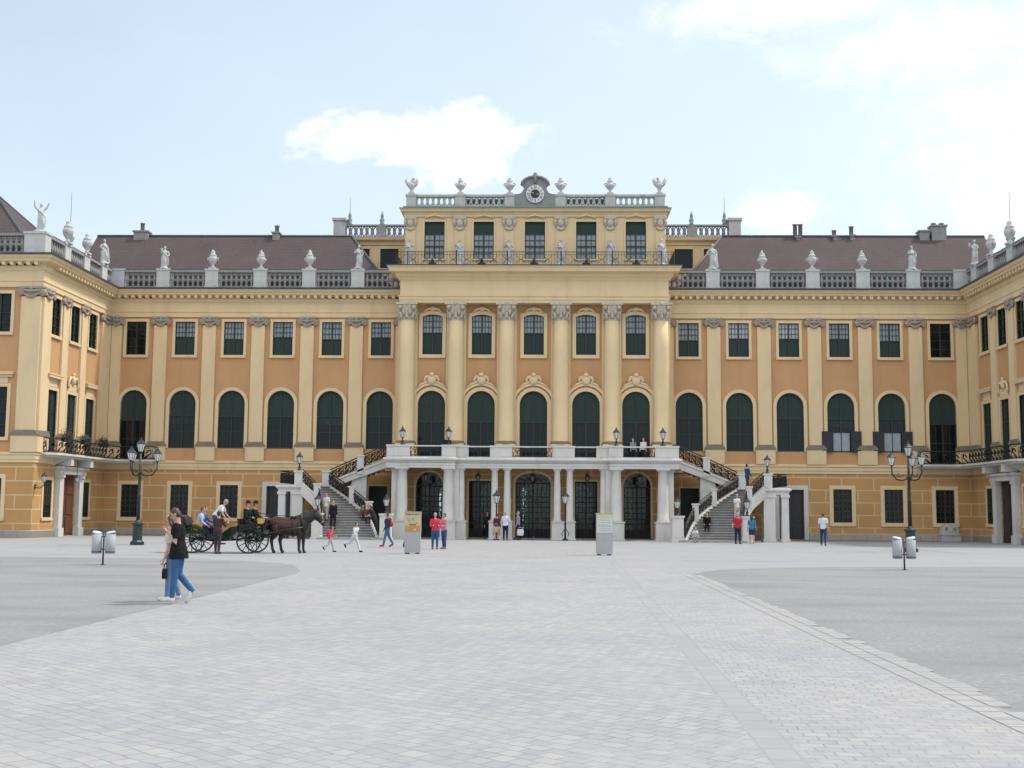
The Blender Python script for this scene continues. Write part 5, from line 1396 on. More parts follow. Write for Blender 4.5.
# ------------------------------------------------------------------ people
CL = {}
def cloth(col, rough=0.85):
    k = tuple(round(c,3) for c in col)
    if k not in CL: CL[k] = mat('cloth', col, rough, var=0.2, scale=6, bump=0.7, bscale=11, spec=0.15)
    return CL[k]
SKIN = mat('skin', (0.50,0.29,0.21), 0.55, var=0.08, scale=9)
SKIN_DARK = mat('tanned_skin', (0.30,0.16,0.11), 0.55, var=0.08, scale=9)
HAIR = {'dark': mat('dark_hair', (0.018,0.013,0.011), 0.5, var=0.3, scale=30, stretch=(1,1,.2)), 'brown': mat('brown_hair', (0.07,0.032,0.02), 0.5, var=0.3, scale=30, stretch=(1,1,.2)), 'grey': mat('grey_hair', (0.3,0.29,0.28), 0.6, var=0.2, scale=30), 'auburn': mat('auburn_hair', (0.12,0.04,0.03), 0.5, var=0.3, scale=30)}
EYE = mat('dark_eyes', (0.015,0.012,0.012), 0.2)
JEANS = (0.04,0.09,0.20)
def person(label, loc, rz, H=1.72, legs=((10,5),(-10,12)), arms=((5,6,12,0),(5,6,12,0)), lean=0, top=(0.5,0.5,0.5), sleeve='short', bottom=JEANS, kind='trousers',
           shoe=(0.05,0.05,0.05), hair='dark', long_hair=False, skin=None, head=(0,0), female=False, seat_z=None, hat=None, vox=.017, group=None, hem=None, spread=1.0, shirt_len=0.0, pf=.85):
    skin = skin or SKIN
    root = thing('person', label, 'person', loc, rz, group)
    h = H; V3 = Vector
    Lq = R3('X', R(lean))                       # forward lean tips the trunk towards -Y
    hipc = V3((0,0,0))
    def tr(p): return hipc + Lq @ V3(p)*h       # trunk space (hip at origin) to body space
    fwd = lambda a, out=0, s=1: V3((s*math.sin(R(out)), -math.sin(R(a))*math.cos(R(out)), -math.cos(R(a))*math.cos(R(out))))
    LEG = []
    hw = .050*h
    for s, (a, b) in zip((1,-1), legs):
        hp = V3((s*hw,0,0)); kn = hp + fwd(a, 2*spread, s)*.245*h; an = kn + fwd(a-b, 1*spread, s)*.245*h
        sh = a-b; pitch = max(-75, min(30, sh*pf)) if sh < -12 else 0
        if seat_z is not None: pitch = 0
        ft = V3((0,-math.cos(R(pitch)), math.sin(R(pitch))))
        dn = V3((0,-math.sin(R(pitch))*-1, -math.cos(R(pitch))))
        LEG.append((hp,kn,an,ft,dn))
    low = min(min((l[2]+l[4]*.04*h).z, (l[2]+l[4]*.035*h+l[3]*.115*h).z-.012*h) for l in LEG)
    base = -low if seat_z is None else seat_z+.06*h
    off = V3((0,0,base))
    g = 1.0 if not female else .93
    def trunk(mb, grow=0.0, z0=-.03, z1=.30, n=14):
        prof = [(-.05,.075,.062),(-.02,.088,.066),(.03,.090*(1.03 if female else 1),.066),(.09,.074*(.93 if female else 1),.056),(.14,.078,.058),(.20,.094*g,.066),(.25,.102*g,.062),(.285,.092*g,.052),(.31,.050,.042),(.33,.036,.036)]
        rr = []
        for z, rx, ry in prof:
            if z < z0-1e-6 or z > z1+1e-6: continue
            rr.append([off+tr((( rx+grow)*math.cos(2*PI*i/n), (ry+grow)*math.sin(2*PI*i/n)+(-.006 if .15<z<.27 and female else 0), z)) for i in range(n)])
        mb.rings(rr)
    SH = []
    for s, a in zip((1,-1), arms):
        a = tuple(a)+(0,)*(4-len(a)); f_, o_, e_, inn = a
        sp = tr((s*.102*g,0,.272))
        el = sp + (Lq @ fwd(f_, o_, s))*.172*h
        d2 = fwd(f_+e_, o_-inn, s); wr = el + (Lq @ d2)*.145*h
        SH.append((sp,el,wr,Lq @ d2))
    # body: one continuous skin
    mb = MB(); trunk(mb, 0, -.06, .32)
    mb.tube([off+tr((0,0,.29)), off+tr((0,-.004,.345)), off+tr((0,-.008,.375))],[.036*h,.031*h,.03*h],10)
    for hp,kn,an,ft,dn in LEG:
        mb.tube([off+hp+V3((0,0,.02*h)), off+hp*.98+(kn-hp)*.3, off+kn, off+kn+(an-kn)*.3, off+an],[.052*h,.052*h,.034*h,.035*h,.021*h],10)
        heel = off+an+dn*.02*h-ft*.025*h; toe = off+an+dn*.03*h+ft*.115*h
        mb.tube([heel, off+an+dn*.012*h+ft*.03*h, toe],[.024*h,.027*h,.017*h],8)
        mb.tube([off+an, off+an+dn*.02*h],[.022*h,.026*h],8)
    for s, (sp,el,wr,d2) in zip((1,-1), SH):
        mb.tube([off+tr((s*.06,0,.28)), off+sp, off+sp+(el-sp)*.35, off+el, off+el+(wr-el)*.3, off+wr],[.034*h,.032*h,.029*h,.0225*h,.0235*h,.0155*h],9)
        ax = d2.normalized(); side = ax.cross(V3((1,0,0))); side = side.normalized() if side.length > .1 else V3((0,1,0)); nrm = ax.cross(side).normalized()
        p0 = off+wr; mb.tube([p0, p0+ax*.03*h, p0+ax*.055*h],[.016*h,.024*h,.022*h],8,flat=.55)
        for k in range(4):
            q = p0+ax*.052*h+side*(k-1.5)*.011*h; L = (.036,.042,.039,.030)[k]*h; cu = nrm*s*-.35
            mb.tube([q, q+(ax+cu*.4).normalized()*L*.5, q+(ax+cu*.4).normalized()*L*.5+(ax*.6+cu*1.6).normalized()*L*.5],[.0062*h,.0056*h,.0045*h],6)
        q = p0+ax*.014*h+side*.016*h; mb.tube([q, q+(ax*.6+side*.8).normalized()*.024*h, q+(ax*.9+side*.35).normalized()*.046*h],[.0075*h,.0065*h,.005*h],6)
    ty, tx = head                                # head pitch (down +), turn
    Hq = Lq @ R3('X', R(-lean*.6)) @ R3('Z', R(tx)) @ R3('X', R(ty))
    hc = off+tr((0,-.004,.37)); hp_ = lambda p: hc + (Hq @ V3(p))*h
    def hell(mb, c, rx, ry, rz_, n=12, m=9): mb.ell(hp_(c), rx*h, ry*h, rz_*h, n, m, Hq)
    hell(mb,(0,0,.058),.043,.052,.058); hell(mb,(0,-.016,.022),.033,.036,.034); hell(mb,(0,-.034,.005),.018,.015,.013,8,6)
    mb.tube([hp_((0,-.048,.058)),hp_((0,-.062,.036)),hp_((0,-.05,.03))],[.006*h,.010*h,.006*h],6)
    for s in (-1,1): hell(mb,(s*.043,.006,.045),.006,.013,.018,6,5)
    mb.tube([hp_((-.014,-.049,.013)),hp_((0,-.053,.014)),hp_((.014,-.049,.013))],.0045*h,5)
    body = remesh(mb, 'body', skin, vox, root, 2)
    mb = MB()
    for s in (-1,1): mb.ell(hp_((s*.018,-.047,.054)),.0065*h,.004*h,.004*h,6,4); mb.tube([hp_((s*.009,-.049,.067)),hp_((s*.026,-.045,.068))],.0025*h,4)
    mb.build('eyes', EYE, body)
    # clothes
    mb = MB(); trunk(mb, .015, -.03-shirt_len, .31)
    if shirt_len: mb.rings([[off+tr((rx*math.cos(2*PI*i/14),ry*math.sin(2*PI*i/14),z)) for i in range(14)] for z, rx, ry in ((-.02-shirt_len,.120,.108),(-.01,.119,.102),(.05,.112,.088),(.12,.094,.073))])
    for s, (sp,el,wr,d2) in zip((1,-1), SH):
        mb.tube([off+tr((s*.05,0,.268)), off+sp+(sp-el)*.06, off+sp+(el-sp)*.1],[.050*h,.047*h,.046*h],9)
        e2 = sp+(el-sp)*.72
        if sleeve == 'short': mb.tube([off+sp, off+e2],[.046*h,.039*h],9)
        elif sleeve == 'long': mb.tube([off+sp, off+sp+(el-sp)*.5, off+el, off+el+(wr-el)*.5, off+wr],[.042*h,.038*h,.032*h,.029*h,.024*h],9)
    remesh(mb, 'top', cloth(top), vox, root, 2)
    if kind in ('trousers','shorts'):
        mb = MB(); trunk(mb, .009, -.06, .05)
        for hp,kn,an,ft,dn in LEG:
            if kind == 'trousers':
                mb.tube([off+hp+V3((0,0,.02*h)), off+hp*.98+(kn-hp)*.3, off+kn, off+kn+(an-kn)*.45, off+an+(an-kn)*.02],[.061*h,.058*h,.041*h,.036*h,.029*h],10)
            else: mb.tube([off+hp+V3((0,0,.02*h)), off+hp*.98+(kn-hp)*.3, off+hp+(kn-hp)*.85],[.063*h,.062*h,.052*h],10)
        remesh(mb, 'trousers' if kind == 'trousers' else 'shorts', cloth(bottom), vox, root, 2)
    else:
        mb = MB(); n = 18; L = hem or .25
        rr = []
        for k in range(6):
            t = k/5; rr.append([off+V3(((.085+.045*t+.008*math.sin(i*3)*t)*math.cos(2*PI*i/n)*h, (.068+.055*t+.008*math.cos(i*4)*t)*math.sin(2*PI*i/n)*h, (.06-(.06+L)*t)*h)) for i in range(n)])
        mb.rings(rr); o = mb.build('skirt', cloth(bottom), root); fix_normals(o)
    for hp,kn,an,ft,dn in LEG:
        mb = MB(); heel = off+an+dn*.026*h-ft*.028*h; toe = off+an+dn*.033*h+ft*.122*h
        mb.tube([heel-ft*.004*h, heel+ft*.02*h, off+an+dn*.018*h+ft*.035*h, off+an+dn*.03*h+ft*.09*h, toe],[.015*h,.029*h,.031*h,.026*h,.013*h],9,flat=.95); mb.build('shoe', cloth(shoe, .6), root)
    if hat is None or long_hair:
        mb = MB(); mb.ell(hp_((0,.010,.070)),.0475*h,.052*h,.054*h,14,9,Hq); mb.ell(hp_((0,.022,.045)),.045*h,.040*h,.05*h,12,8,Hq)
        if long_hair: mb.tube([hp_((0,.03,.06)),hp_((0,.045,.0)),hp_((0,.045,-.06)),hp_((0,.04,-.11))],[.044*h,.05*h,.046*h,.02*h],10,flat=.6)
        if long_hair:
            for s in (-1,1): mb.tube([hp_((s*.036,.0,.07)),hp_((s*.046,.006,.02)),hp_((s*.044,.015,-.04))],[.014*h,.02*h,.012*h],7)
        remesh(mb, 'hair', HAIR[hair], min(vox,.014), root, 2)
    if hat:
        mb = MB(); 
        zz = .085
        rr = lambda r, z: [hp_((r*math.cos(2*PI*i/14), r*1.1*math.sin(2*PI*i/14), z)) for i in range(14)]
        mb.rings([rr(.078,zz),rr(.082,zz+.004),rr(.052,zz+.010),rr(.05,zz+.04),rr(.04,zz+.058),rr(.015,zz+.066)]); o = mb.build('hat', cloth(hat), root); fix_normals(o)
        mb = MB(); mb.ell(hp_((0,.018,.05)),.045*h,.042*h,.045*h,12,8,Hq); mb.build('hair', HAIR[hair], root)
    bpy.context.view_layer.update()
    root['_hand'] = [tuple(root.matrix_basis @ (off+SH[i][2]+SH[i][3].normalized()*.06*h)) for i in (0,1)][0]
    HANDS[root.name] = [root.matrix_basis @ (off+SH[i][2]+SH[i][3].normalized()*.065*h) for i in (0,1)]
    BACK[root.name] = (root.matrix_basis @ (off+tr((0,.085,.2))), lean)
    del root['_hand']
    return root
HANDS = {}; BACK = {}
def bag(loc, label, col, sx, sy, sz, rz=0, handle=.15):
    t = thing('bag', label, 'bag', loc, rz)
    mb = MB(); n = 10
    rr = []
    for z, s in ((-handle-sz,.82),(-handle-sz*.9,1.0),(-handle-sz*.5,1.03),(-handle-.02,.96),(-handle,.86)):
        rr.append([(sx/2*s*math.copysign(abs(math.cos(2*PI*i/12))**.6,math.cos(2*PI*i/12)), sy/2*s*math.copysign(abs(math.sin(2*PI*i/12))**.6,math.sin(2*PI*i/12)), z) for i in range(12)])
    mb.rings(rr); mb.build('pouch', cloth(col,.6), t)
    mb = MB(); mb.tube([(-sx*.3,0,-handle),(-sx*.25,0,-handle*.3),(0,0,.0),(sx*.25,0,-handle*.3),(sx*.3,0,-handle)],.012,5); mb.build('handle', cloth(col,.6), t); return t
def backpack(p, label, col, s=1.0):
    b, lean = BACK[p.name]
    t = thing('backpack', label, 'backpack', tuple(b), p.rotation_euler.z)
    mb = MB(); mb.rings([[(.15*s*k*math.copysign(abs(math.cos(2*PI*i/12))**.6,math.cos(2*PI*i/12)), .075*s*k*math.sin(2*PI*i/12)+.03*s, z*s) for i in range(12)] for z, k in ((-.24,.75),(-.22,.98),(-.05,1.0),(.1,.95),(.18,.75),(.22,.4))]); mb.build('pack', cloth(col), t)
    mb = MB(); mb.rings([[(.11*s*k*math.cos(2*PI*i/10), .04*s*k*math.sin(2*PI*i/10)+.11*s, z*s) for i in range(10)] for z, k in ((-.2,.8),(-.18,1),(-.04,1),(-.01,.6))]); mb.build('pocket', cloth(tuple(c*.8 for c in col)), t)
    mb = MB()
    for q in (-1,1): mb.tube([(q*.09*s,0,.18*s),(q*.1*s,-.1*s,.24*s),(q*.1*s,-.23*s,.1*s),(q*.1*s,-.2*s,-.1*s),(q*.1*s,0,-.2*s)],.018*s,5)
    mb.build('strap', cloth(tuple(c*.6 for c in col)), t); return t

WHITE, BLACK, NAVY, RED = (0.62,0.62,0.64), (0.012,0.012,0.014), (0.03,0.035,0.07), (0.45,0.03,0.035)
# the couple in the foreground
man = person('man in a black t-shirt, blue jeans and white shoes walking in the foreground', (-6.0,-60.85,0), R(-84), 1.74, legs=((5,0),(0,40)), arms=((2,5,142,10),(-6,5,146,14)), lean=3, pf=1.75, top=BLACK, sleeve='short', bottom=(0.045,0.11,0.25), shoe=WHITE, hair='brown', head=(30,0), vox=.0085, shirt_len=.055)
wom = person('woman in a white top and pale jeans walking half hidden behind the man in black', (-6.29,-60.3,0), R(-84), 1.60, legs=((5,2),(-3,14)), arms=((6,5,16,0),(-4,4,10,0)), lean=3, top=(0.58,0.56,0.52), sleeve='short', bottom=(0.14,0.21,0.33), shoe=WHITE, hair='brown', long_hair=True, head=(14,0), female=True, vox=.010)
hp_ = HANDS[wom.name][0]; bag((hp_[0]+.05, hp_[1]+.05, hp_[2]+.02), 'black handbag hanging from the hand of the woman behind the man in black', (0.012,0.012,0.018), .2, .07, .2, R(80), .1)
# court, left of the middle
k1 = person('running child in grey leggings with a pink rucksack, just ahead of the horse', (-8.37,-31.7,0), R(120), 1.13, legs=((28,18),(-22,50)), arms=((30,14,60,10),(-30,14,40,0)), lean=8, top=(0.55,0.12,0.17), sleeve='long', bottom=(0.42,0.42,0.46), shoe=BLACK, hair='brown', female=True, vox=.013)
backpack(k1, 'pink rucksack on the back of the running child', (0.62,0.07,0.13), .75)
person('girl all in white running across the court towards the left', (-7.37,-31.4,0), R(60), 1.32, legs=((26,6),(-34,48)), arms=((-25,12,50,5),(25,10,50,8)), lean=12, top=WHITE, sleeve='long', bottom=(0.55,0.56,0.60), shoe=BLACK, hair='dark', female=True, vox=.013)
w1 = person('dark haired woman in a navy jacket and jeans walking right with a red rucksack', (-6.95,-23.9,0), R(-75), 1.66, legs=((16,4),(-16,14)), arms=((8,6,30,0),(5,6,20,0)), lean=2, top=(0.035,0.04,0.075), sleeve='long', bottom=(0.07,0.13,0.21), shoe=(0.2,0.06,0.05), hair='dark', long_hair=False, female=True)
backpack(w1, 'red rucksack of the dark haired woman in jeans', (0.38,0.05,0.06), 1.0)
person('person in dark navy clothes half hidden behind the left information pillar', (-5.72,-25.3,0), R(70), 1.74, legs=((8,2),(-8,10)), top=(0.02,0.02,0.045), sleeve='long', bottom=(0.015,0.015,0.025), shoe=BLACK, hair='brown')
person('man in a red jacket and blue jeans standing near the left information pillar', (-4.28,-26.9,0), R(12), 1.68, legs=((2,2),(-2,4)), arms=((20,10,75,30),(20,10,75,30)), top=(0.55,0.045,0.085), sleeve='long', bottom=JEANS, shoe=(0.12,0.06,0.04), hair='grey', head=(15,0))
person('companion in a pink top and jeans standing close beside the man in the red jacket', (-3.92,-26.1,0), R(-45), 1.66, legs=((2,2),(-2,4)), arms=((20,8,70,20),(10,8,30,0)), top=(0.50,0.20,0.25), sleeve='long', bottom=(0.05,0.09,0.21), shoe=(0.1,0.08,0.08), hair='dark', female=True)
# by the middle door
a = person('woman in a dark red jacket with a beige bag standing left of the middle door', (-2.18,-7.9,0), R(160), 1.64, legs=((3,2),(-3,4)), arms=((8,12,40,0),(5,8,12,0)), top=(0.11,0.03,0.045), sleeve='long', bottom=(0.03,0.025,0.03), shoe=BLACK, hair='dark', female=True, kind='skirt', hem=.2)
bag((-2.22,-8.2,1.05), 'beige shoulder bag of the woman in the dark red jacket', (0.42,0.34,0.27), .42, .16, .36, R(0), .2)
person('man in a white shirt and dark trousers standing with his back to the court', (-1.62,-8.3,0), R(175), 1.76, legs=((2,2),(-2,4)), arms=((15,12,70,25),(15,12,70,25)), top=(0.60,0.61,0.68), sleeve='long', bottom=(0.02,0.02,0.035), shoe=BLACK, hair='grey')
b = person('person in a grey waistcoat with a white shopping bag before the middle door', (-.87,-6.9,0), R(-90), 1.74, legs=((8,2),(-8,8)), arms=((6,8,15,0),(6,8,15,0)), top=(0.24,0.24,0.33), sleeve='long', bottom=(0.025,0.025,0.045), shoe=BLACK, hair='grey')
bag((-.72,-7.15,.82), 'white shopping bag carried before the middle door', (0.66,0.66,0.70), .42, .14, .4, R(0), .14)
person('person in dark clothes standing in the doorway left of the middle door', (-2.95,-4.6,0), R(30), 1.72, top=(0.02,0.02,0.03), sleeve='long', bottom=(0.02,0.02,0.03), hair='dark')
# right of the middle
person('child in a white top squatting at the foot of the right staircase', (9.85,-10.7,0), R(15), 1.25, legs=((95,118),(88,112)), arms=((35,10,30,0),(35,10,30,0)), lean=30, top=(0.60,0.62,0.64), sleeve='short', bottom=(0.30,0.38,0.46), shoe=(0.3,0.06,0.08), hair='grey', vox=.013)
person('man in a red t-shirt and dark trousers standing in front of the right staircase', (12.24,-12.1,0), R(10), 1.80, legs=((3,2),(-3,4)), arms=((12,12,80,25),(-5,20,60,0)), top=(0.42,0.03,0.045), sleeve='short', bottom=(0.025,0.026,0.045), shoe=BLACK, hair='grey', skin=SKIN)
w2 = person('dark haired woman in a turquoise top and shorts seen from behind by the right staircase', (13.1,-11.9,0), R(170), 1.64, legs=((3,2),(-3,4)), arms=((5,10,20,0),(10,12,30,0)), top=(0.035,0.19,0.32), sleeve='short', bottom=(0.02,0.04,0.11), kind='shorts', shoe=(0.45,0.25,0.22), hair='dark', long_hair=True, female=True)
person('man in a white t-shirt and dark jeans walking away near the right wing', (16.6,-15.0,0), R(165), 1.80, legs=((12,3),(-12,8)), arms=((8,10,25,0),(-10,10,20,0)), top=(0.60,0.61,0.66), sleeve='short', bottom=(0.03,0.05,0.12), shoe=(0.2,0.19,0.2), hair='brown')
# on the staircases and terrace
def stair_z(t): return ZL*(math.floor(t*NS-.5)+1)/NS
def on_stair(sg, t, u):
    l, r = lerp_path(LC,t), lerp_path(RC,t); return (sg*(l[0]+(r[0]-l[0])*u), l[1]+(r[1]-l[1])*u, stair_z(t))
person('person in black standing on the left staircase above the horse head', on_stair(-1,.18,.78), R(20), 1.74, legs=((3,2),(-3,4)), top=(0.014,0.014,0.02), sleeve='long', bottom=(0.014,0.014,0.02), shoe=BLACK, hair='dark')
person('person in a white top on the left staircase next to the person in black', on_stair(-1,.32,.9), R(-30), 1.70, legs=((12,10),(-6,10)), top=(0.60,0.60,0.60), sleeve='short', bottom=(0.4,0.38,0.36), shoe=BLACK, hair='brown', female=True)
def sitter(sg, t, u, rz, label, top, bottom, hair='dark', H=1.68, female=False):
    x, y, z = on_stair(sg, t, u); return person(label, (x, y, 0), rz, H, legs=((82,70),(76,66)), arms=((35,8,50,18),(30,8,55,18)), lean=18, top=top, sleeve='long', bottom=bottom, hair=hair, seat_z=z, female=female)
sitter(-1,.40,.10,R(20),'left of two people sitting on the left staircase by its railing',(0.10,0.085,0.09),(0.05,0.04,0.045),'brown')
sitter(-1,.36,.02,R(10),'right of two people sitting on the left staircase by its railing',(0.16,0.05,0.06),(0.04,0.035,0.04),'dark')
sitter(1,.30,.28,R(-10),'person in black sitting in the middle of the right staircase',(0.012,0.012,0.014),(0.014,0.014,0.016),'dark')
person('person in a white top on the right staircase beside its outer lamp', on_stair(1,.38,.86), R(30), 1.68, legs=((10,8),(-4,8)), top=(0.62,0.61,0.60), sleeve='short', bottom=(0.5,0.48,0.46), hair='grey')
w3 = person('person in blue climbing at the top of the right staircase', on_stair(1,.93,.5), R(115), 1.72, legs=((18,22),(-8,10)), arms=((15,10,40,0),(10,10,30,0)), top=(0.03,0.07,0.16), sleeve='long', bottom=(0.03,0.05,0.10), hair='dark')
person('person in dark clothes on the terrace by the left parapet lamp', (-5.75,-3.2,5.2), R(0), 1.60, top=(0.02,0.02,0.025), sleeve='long', bottom=(0.02,0.02,0.03), hair='dark')
person('grey haired person on the terrace behind the right bay parapet, the left of two', (6.75,-2.6,5.2), R(20), 1.52, top=(0.2,0.22,0.28), sleeve='long', bottom=(0.02,0.02,0.03), hair='grey')
person('person in white on the terrace behind the right bay parapet, the right of two', (7.45,-2.6,5.2), R(-20), 1.54, top=(0.62,0.6,0.56), sleeve='long', bottom=(0.02,0.02,0.03), hair='grey', skin=SKIN)
person('person in dark clothes sitting under the landing of the left staircase', (-15.5,-7.6,0), R(0), 1.66, legs=((85,80),(80,78)), arms=((35,8,50,18),(30,8,55,18)), lean=12, top=(0.06,0.035,0.04), sleeve='long', bottom=(0.02,0.02,0.03), seat_z=.2)
# ------------------------------------------------------------------ horse
def horse_coat():
    m, nt, b = new_mat('bay_horse_coat'); b.inputs['Roughness'].default_value = .42
    tc = nd(nt,'ShaderNodeTexCoord'); s = nd(nt,'ShaderNodeSeparateXYZ'); nt.links.new(tc.outputs['Object'], s.inputs[0])
    n = nd(nt,'ShaderNodeTexNoise'); n.inputs['Scale'].default_value = 5; nt.links.new(tc.outputs['Object'], n.inputs['Vector'])
    def rng(src, a, b_):
        r = nd(nt,'ShaderNodeMapRange', interpolation_type='SMOOTHSTEP'); r.inputs[1].default_value = a; r.inputs[2].default_value = b_; nt.links.new(src, r.inputs[0]); return r.outputs[0]
    leg = rng(s.outputs[2], 1.12, .72); neck = rng(s.outputs[0], .2, .75)
    mx = nd(nt,'ShaderNodeMath', operation='MAXIMUM'); nt.links.new(leg, mx.inputs[0]); nt.links.new(neck, mx.inputs[1])
    cr = nd(nt,'ShaderNodeValToRGB'); cr.color_ramp.elements[0].color = (.036,.011,.008,1); cr.color_ramp.elements[1].color = (.075,.023,.015,1); nt.links.new(n.outputs['Fac'], cr.inputs[0])
    mi = nd(nt,'ShaderNodeMix', data_type='RGBA'); mi.inputs[7].default_value = (.012,.009,.009,1); nt.links.new(mx.outputs[0], mi.inputs[0]); nt.links.new(cr.outputs[0], mi.inputs[6]); nt.links.new(mi.outputs[2], b.inputs['Base Color'])
    return m
LEATHER = mat('black_leather', (.012,.011,.011), .4, var=.2, scale=8); BRASS = mat('pale_strap', (.35,.3,.22), .4, var=.1)
def horse(loc, rz, label):
    h = thing('horse', label, 'horse', loc, rz)
    mb = MB(); n = 14
    rr = []
    for x, z, ry, rz_ in ((-.88,1.16,.06,.12),(-.82,1.16,.18,.27),(-.62,1.16,.28,.37),(-.38,1.14,.305,.38),(-.05,1.09,.32,.385),(.25,1.09,.31,.40),(.48,1.12,.28,.40),(.64,1.15,.22,.34),(.76,1.15,.14,.22),(.82,1.14,.06,.1)):
        rr.append([(x, ry*math.cos(2*PI*i/n), z+rz_*math.sin(2*PI*i/n)) for i in range(n)])
    mb.rings(rr)
    def flat_tube(pts, rs, fl): mb.tube(pts, rs, 12, flat=fl)
    rr = []                                              # neck and head as flattened lofts
    for x, z, rx, ry in ((.38,1.26,.33,.21),(.60,1.36,.29,.165),(.80,1.46,.24,.135),(.98,1.56,.195,.11),(1.10,1.63,.15,.095)):
        d = Vector((.87,0,.49)); pnv = Vector((-.49,0,.87))
        rr.append([Vector((x,0,z))+pnv*rx*math.cos(2*PI*i/n)+Vector((0,1,0))*ry*math.sin(2*PI*i/n) for i in range(n)])
    mb.rings(rr)
    rr = []
    for x, z, rx, ry in [(a+.07,b-.19,c*1.08,d_*1.05) for a,b,c,d_ in ((1.0,1.86,.10,.08),(1.07,1.80,.15,.10),(1.16,1.69,.145,.10),(1.26,1.55,.105,.075),(1.34,1.44,.085,.065),(1.385,1.375,.075,.06),(1.41,1.34,.035,.035))]:
        d = Vector((.62,0,-.78)); pnv = Vector((.78,0,.62))
        rr.append([Vector((x,0,z))+pnv*rx*math.cos(2*PI*i/n)+Vector((0,1,0))*ry*math.sin(2*PI*i/n) for i in range(n)])
    mb.rings(rr)
    for s in (-1,1): mb.tube([(1.06,s*.06,1.70),(1.07,s*.075,1.79),(1.09,s*.07,1.86)],[.04,.035,.008],6)
    for s, dx in ((-1,0),(1,.14)):                        # fore legs
        x = .46+dx*.9
        mb.tube([(.46+dx*.3,s*.15,1.1),(.47+dx*.5,s*.15,.82),(x,s*.14,.52),(x-.005,s*.14,.47),(x,s*.14,.2),(x+.01,s*.14,.12),(x+.05,s*.14,.05)],[.17,.125,.078,.072,.055,.062,.06],9)
        mb.tube([(x+.04,s*.14,.07),(x+.075,s*.14,.0)],[.068,.088],9)
    for s, dx in ((-1,.0),(1,.30)):                       # hind legs, hock pointing back
        x = -.66+dx
        mb.tube([(-.60+dx*.2,s*.16,1.12),(-.50+dx*.5,s*.16,.86),(x+.0,s*.15,.64),(x-.05,s*.14,.53),(x-.02,s*.14,.35),(x+.01,s*.14,.16),(x+.06,s*.14,.07)],[.22,.18,.105,.085,.062,.065,.062],9)
        mb.tube([(x+.05,s*.14,.08),(x+.09,s*.14,.0)],[.068,.088],9)
    body = remesh(mb, 'body', horse_coat(), .018, h, 3)
    mb = MB(); mb.tube([(-.82,0,1.42),(-.95,0,1.32),(-1.05,0,1.0),(-1.12,.01,.68),(-1.2,0,.4)],[.06,.1,.13,.11,.03],8); mb.build('tail', HAIR['dark'], h)
    mb = MB(); mb.tube([(1.12,.0,1.77),(.98,.05,1.74),(.80,.07,1.67),(.60,.08,1.6),(.42,.05,1.53)],[.04,.065,.07,.065,.02],7); mb.tube([(1.11,0,1.78),(1.19,0,1.71),(1.24,0,1.6)],[.035,.04,.01],6); mb.build('mane', HAIR['dark'], h)
    mb = MB()
    for s in (-1,1):
        mb.ell((1.235,s*.1,1.55),.02,.014,.018,6,5)
    mb.build('eye', EYE, h)
    mb = MB()                                             # collar, girth, traces, bridle
    def loop(x, z, ry, rz_, r, tilt=0):
        mb.tube([(x+tilt*math.sin(2*PI*i/16), ry*math.cos(2*PI*i/16), z+rz_*math.sin(2*PI*i/16)) for i in range(17)], r, 6)
    loop(.62,1.22,.27,.42,.05,-.10); loop(.18,1.09,.335,.42,.03); loop(-.55,1.15,.31,.39,.018)
    for s in (-1,1):
        mb.tube([(.6,s*.25,1.15),(.18,s*.32,1.1),(-.4,s*.31,1.02),(-1.0,s*.3,.85)],.018,5); mb.tube([(1.38,s*.08,1.27),(.95,s*.16,1.45),(.2,s*.2,1.52),(-.9,s*.12,1.6),(-1.9,s*.1,1.75)],.009,4)
        mb.tube([(1.11,s*.09,1.74),(1.2,s*.115,1.55),(1.35,s*.09,1.33)],.014,5)
    mb.tube([(1.32+.1*math.cos(a*PI/6)*.6,.095*math.sin(a*PI/6),1.36+.09*math.cos(a*PI/6)) for a in range(13)],.012,4)
    mb.box(.08,.3,-.2,.2,1.46,1.53); mb.build('harness', LEATHER, h)
    mb = MB(); mb.tube([(1.38+.092*math.cos(a*PI/8)*.75,.088*math.sin(a*PI/8),1.29+.092*math.cos(a*PI/8)*.62) for a in range(17)],.014,5)
    mb.build('noseband', BRASS, h)
    return h
horse((-9.82,-33.35,0), 0, 'dark bay carriage horse standing in harness at the head of the black carriage')

# ------------------------------------------------------------------ carriage
CG = mat('dark_green_coachwork', (.008,.017,.013), .3, var=.15, scale=3); YEL = mat('yellow_upholstery', (.50,.30,.03), .6, var=.1, scale=6); HOOD = mat('black_folded_hood', (.014,.014,.016), .6, var=.2, scale=6); RIM = mat('grey_steel_tyre', (.12,.12,.12), .5, metal=.4)
car = thing('carriage', 'open black and green horse carriage with yellow upholstery and a folded hood', 'carriage', (-12.4,-33.75,0), 0)
def wheel(x, y, r, ns):
    mb = MB(); mb.tube([(x+r*.94*math.cos(2*PI*k/24),y,r+r*.94*math.sin(2*PI*k/24)) for k in range(25)],.028,6); w_ = mb.build('wheel', CG, car)
    mb = MB(); mb.tube([(x+r*.985*math.cos(2*PI*k/24),y,r+r*.985*math.sin(2*PI*k/24)) for k in range(25)],.018,6); mb.build('tyre', RIM, w_)
    mb = MB()
    for k in range(ns): a = 2*PI*k/ns; mb.tube([(x+.06*math.cos(a),y,r+.06*math.sin(a)),(x+r*.93*math.cos(a),y,r+r*.93*math.sin(a))],[.022,.015],5)
    mb.build('spokes', CG, w_)
    mb = MB(); mb.tube([(x,y-.11,r),(x,y-.06,r),(x,y+.08,r)],[.05,.085,.08],10); mb.build('hub', LEATHER, w_)
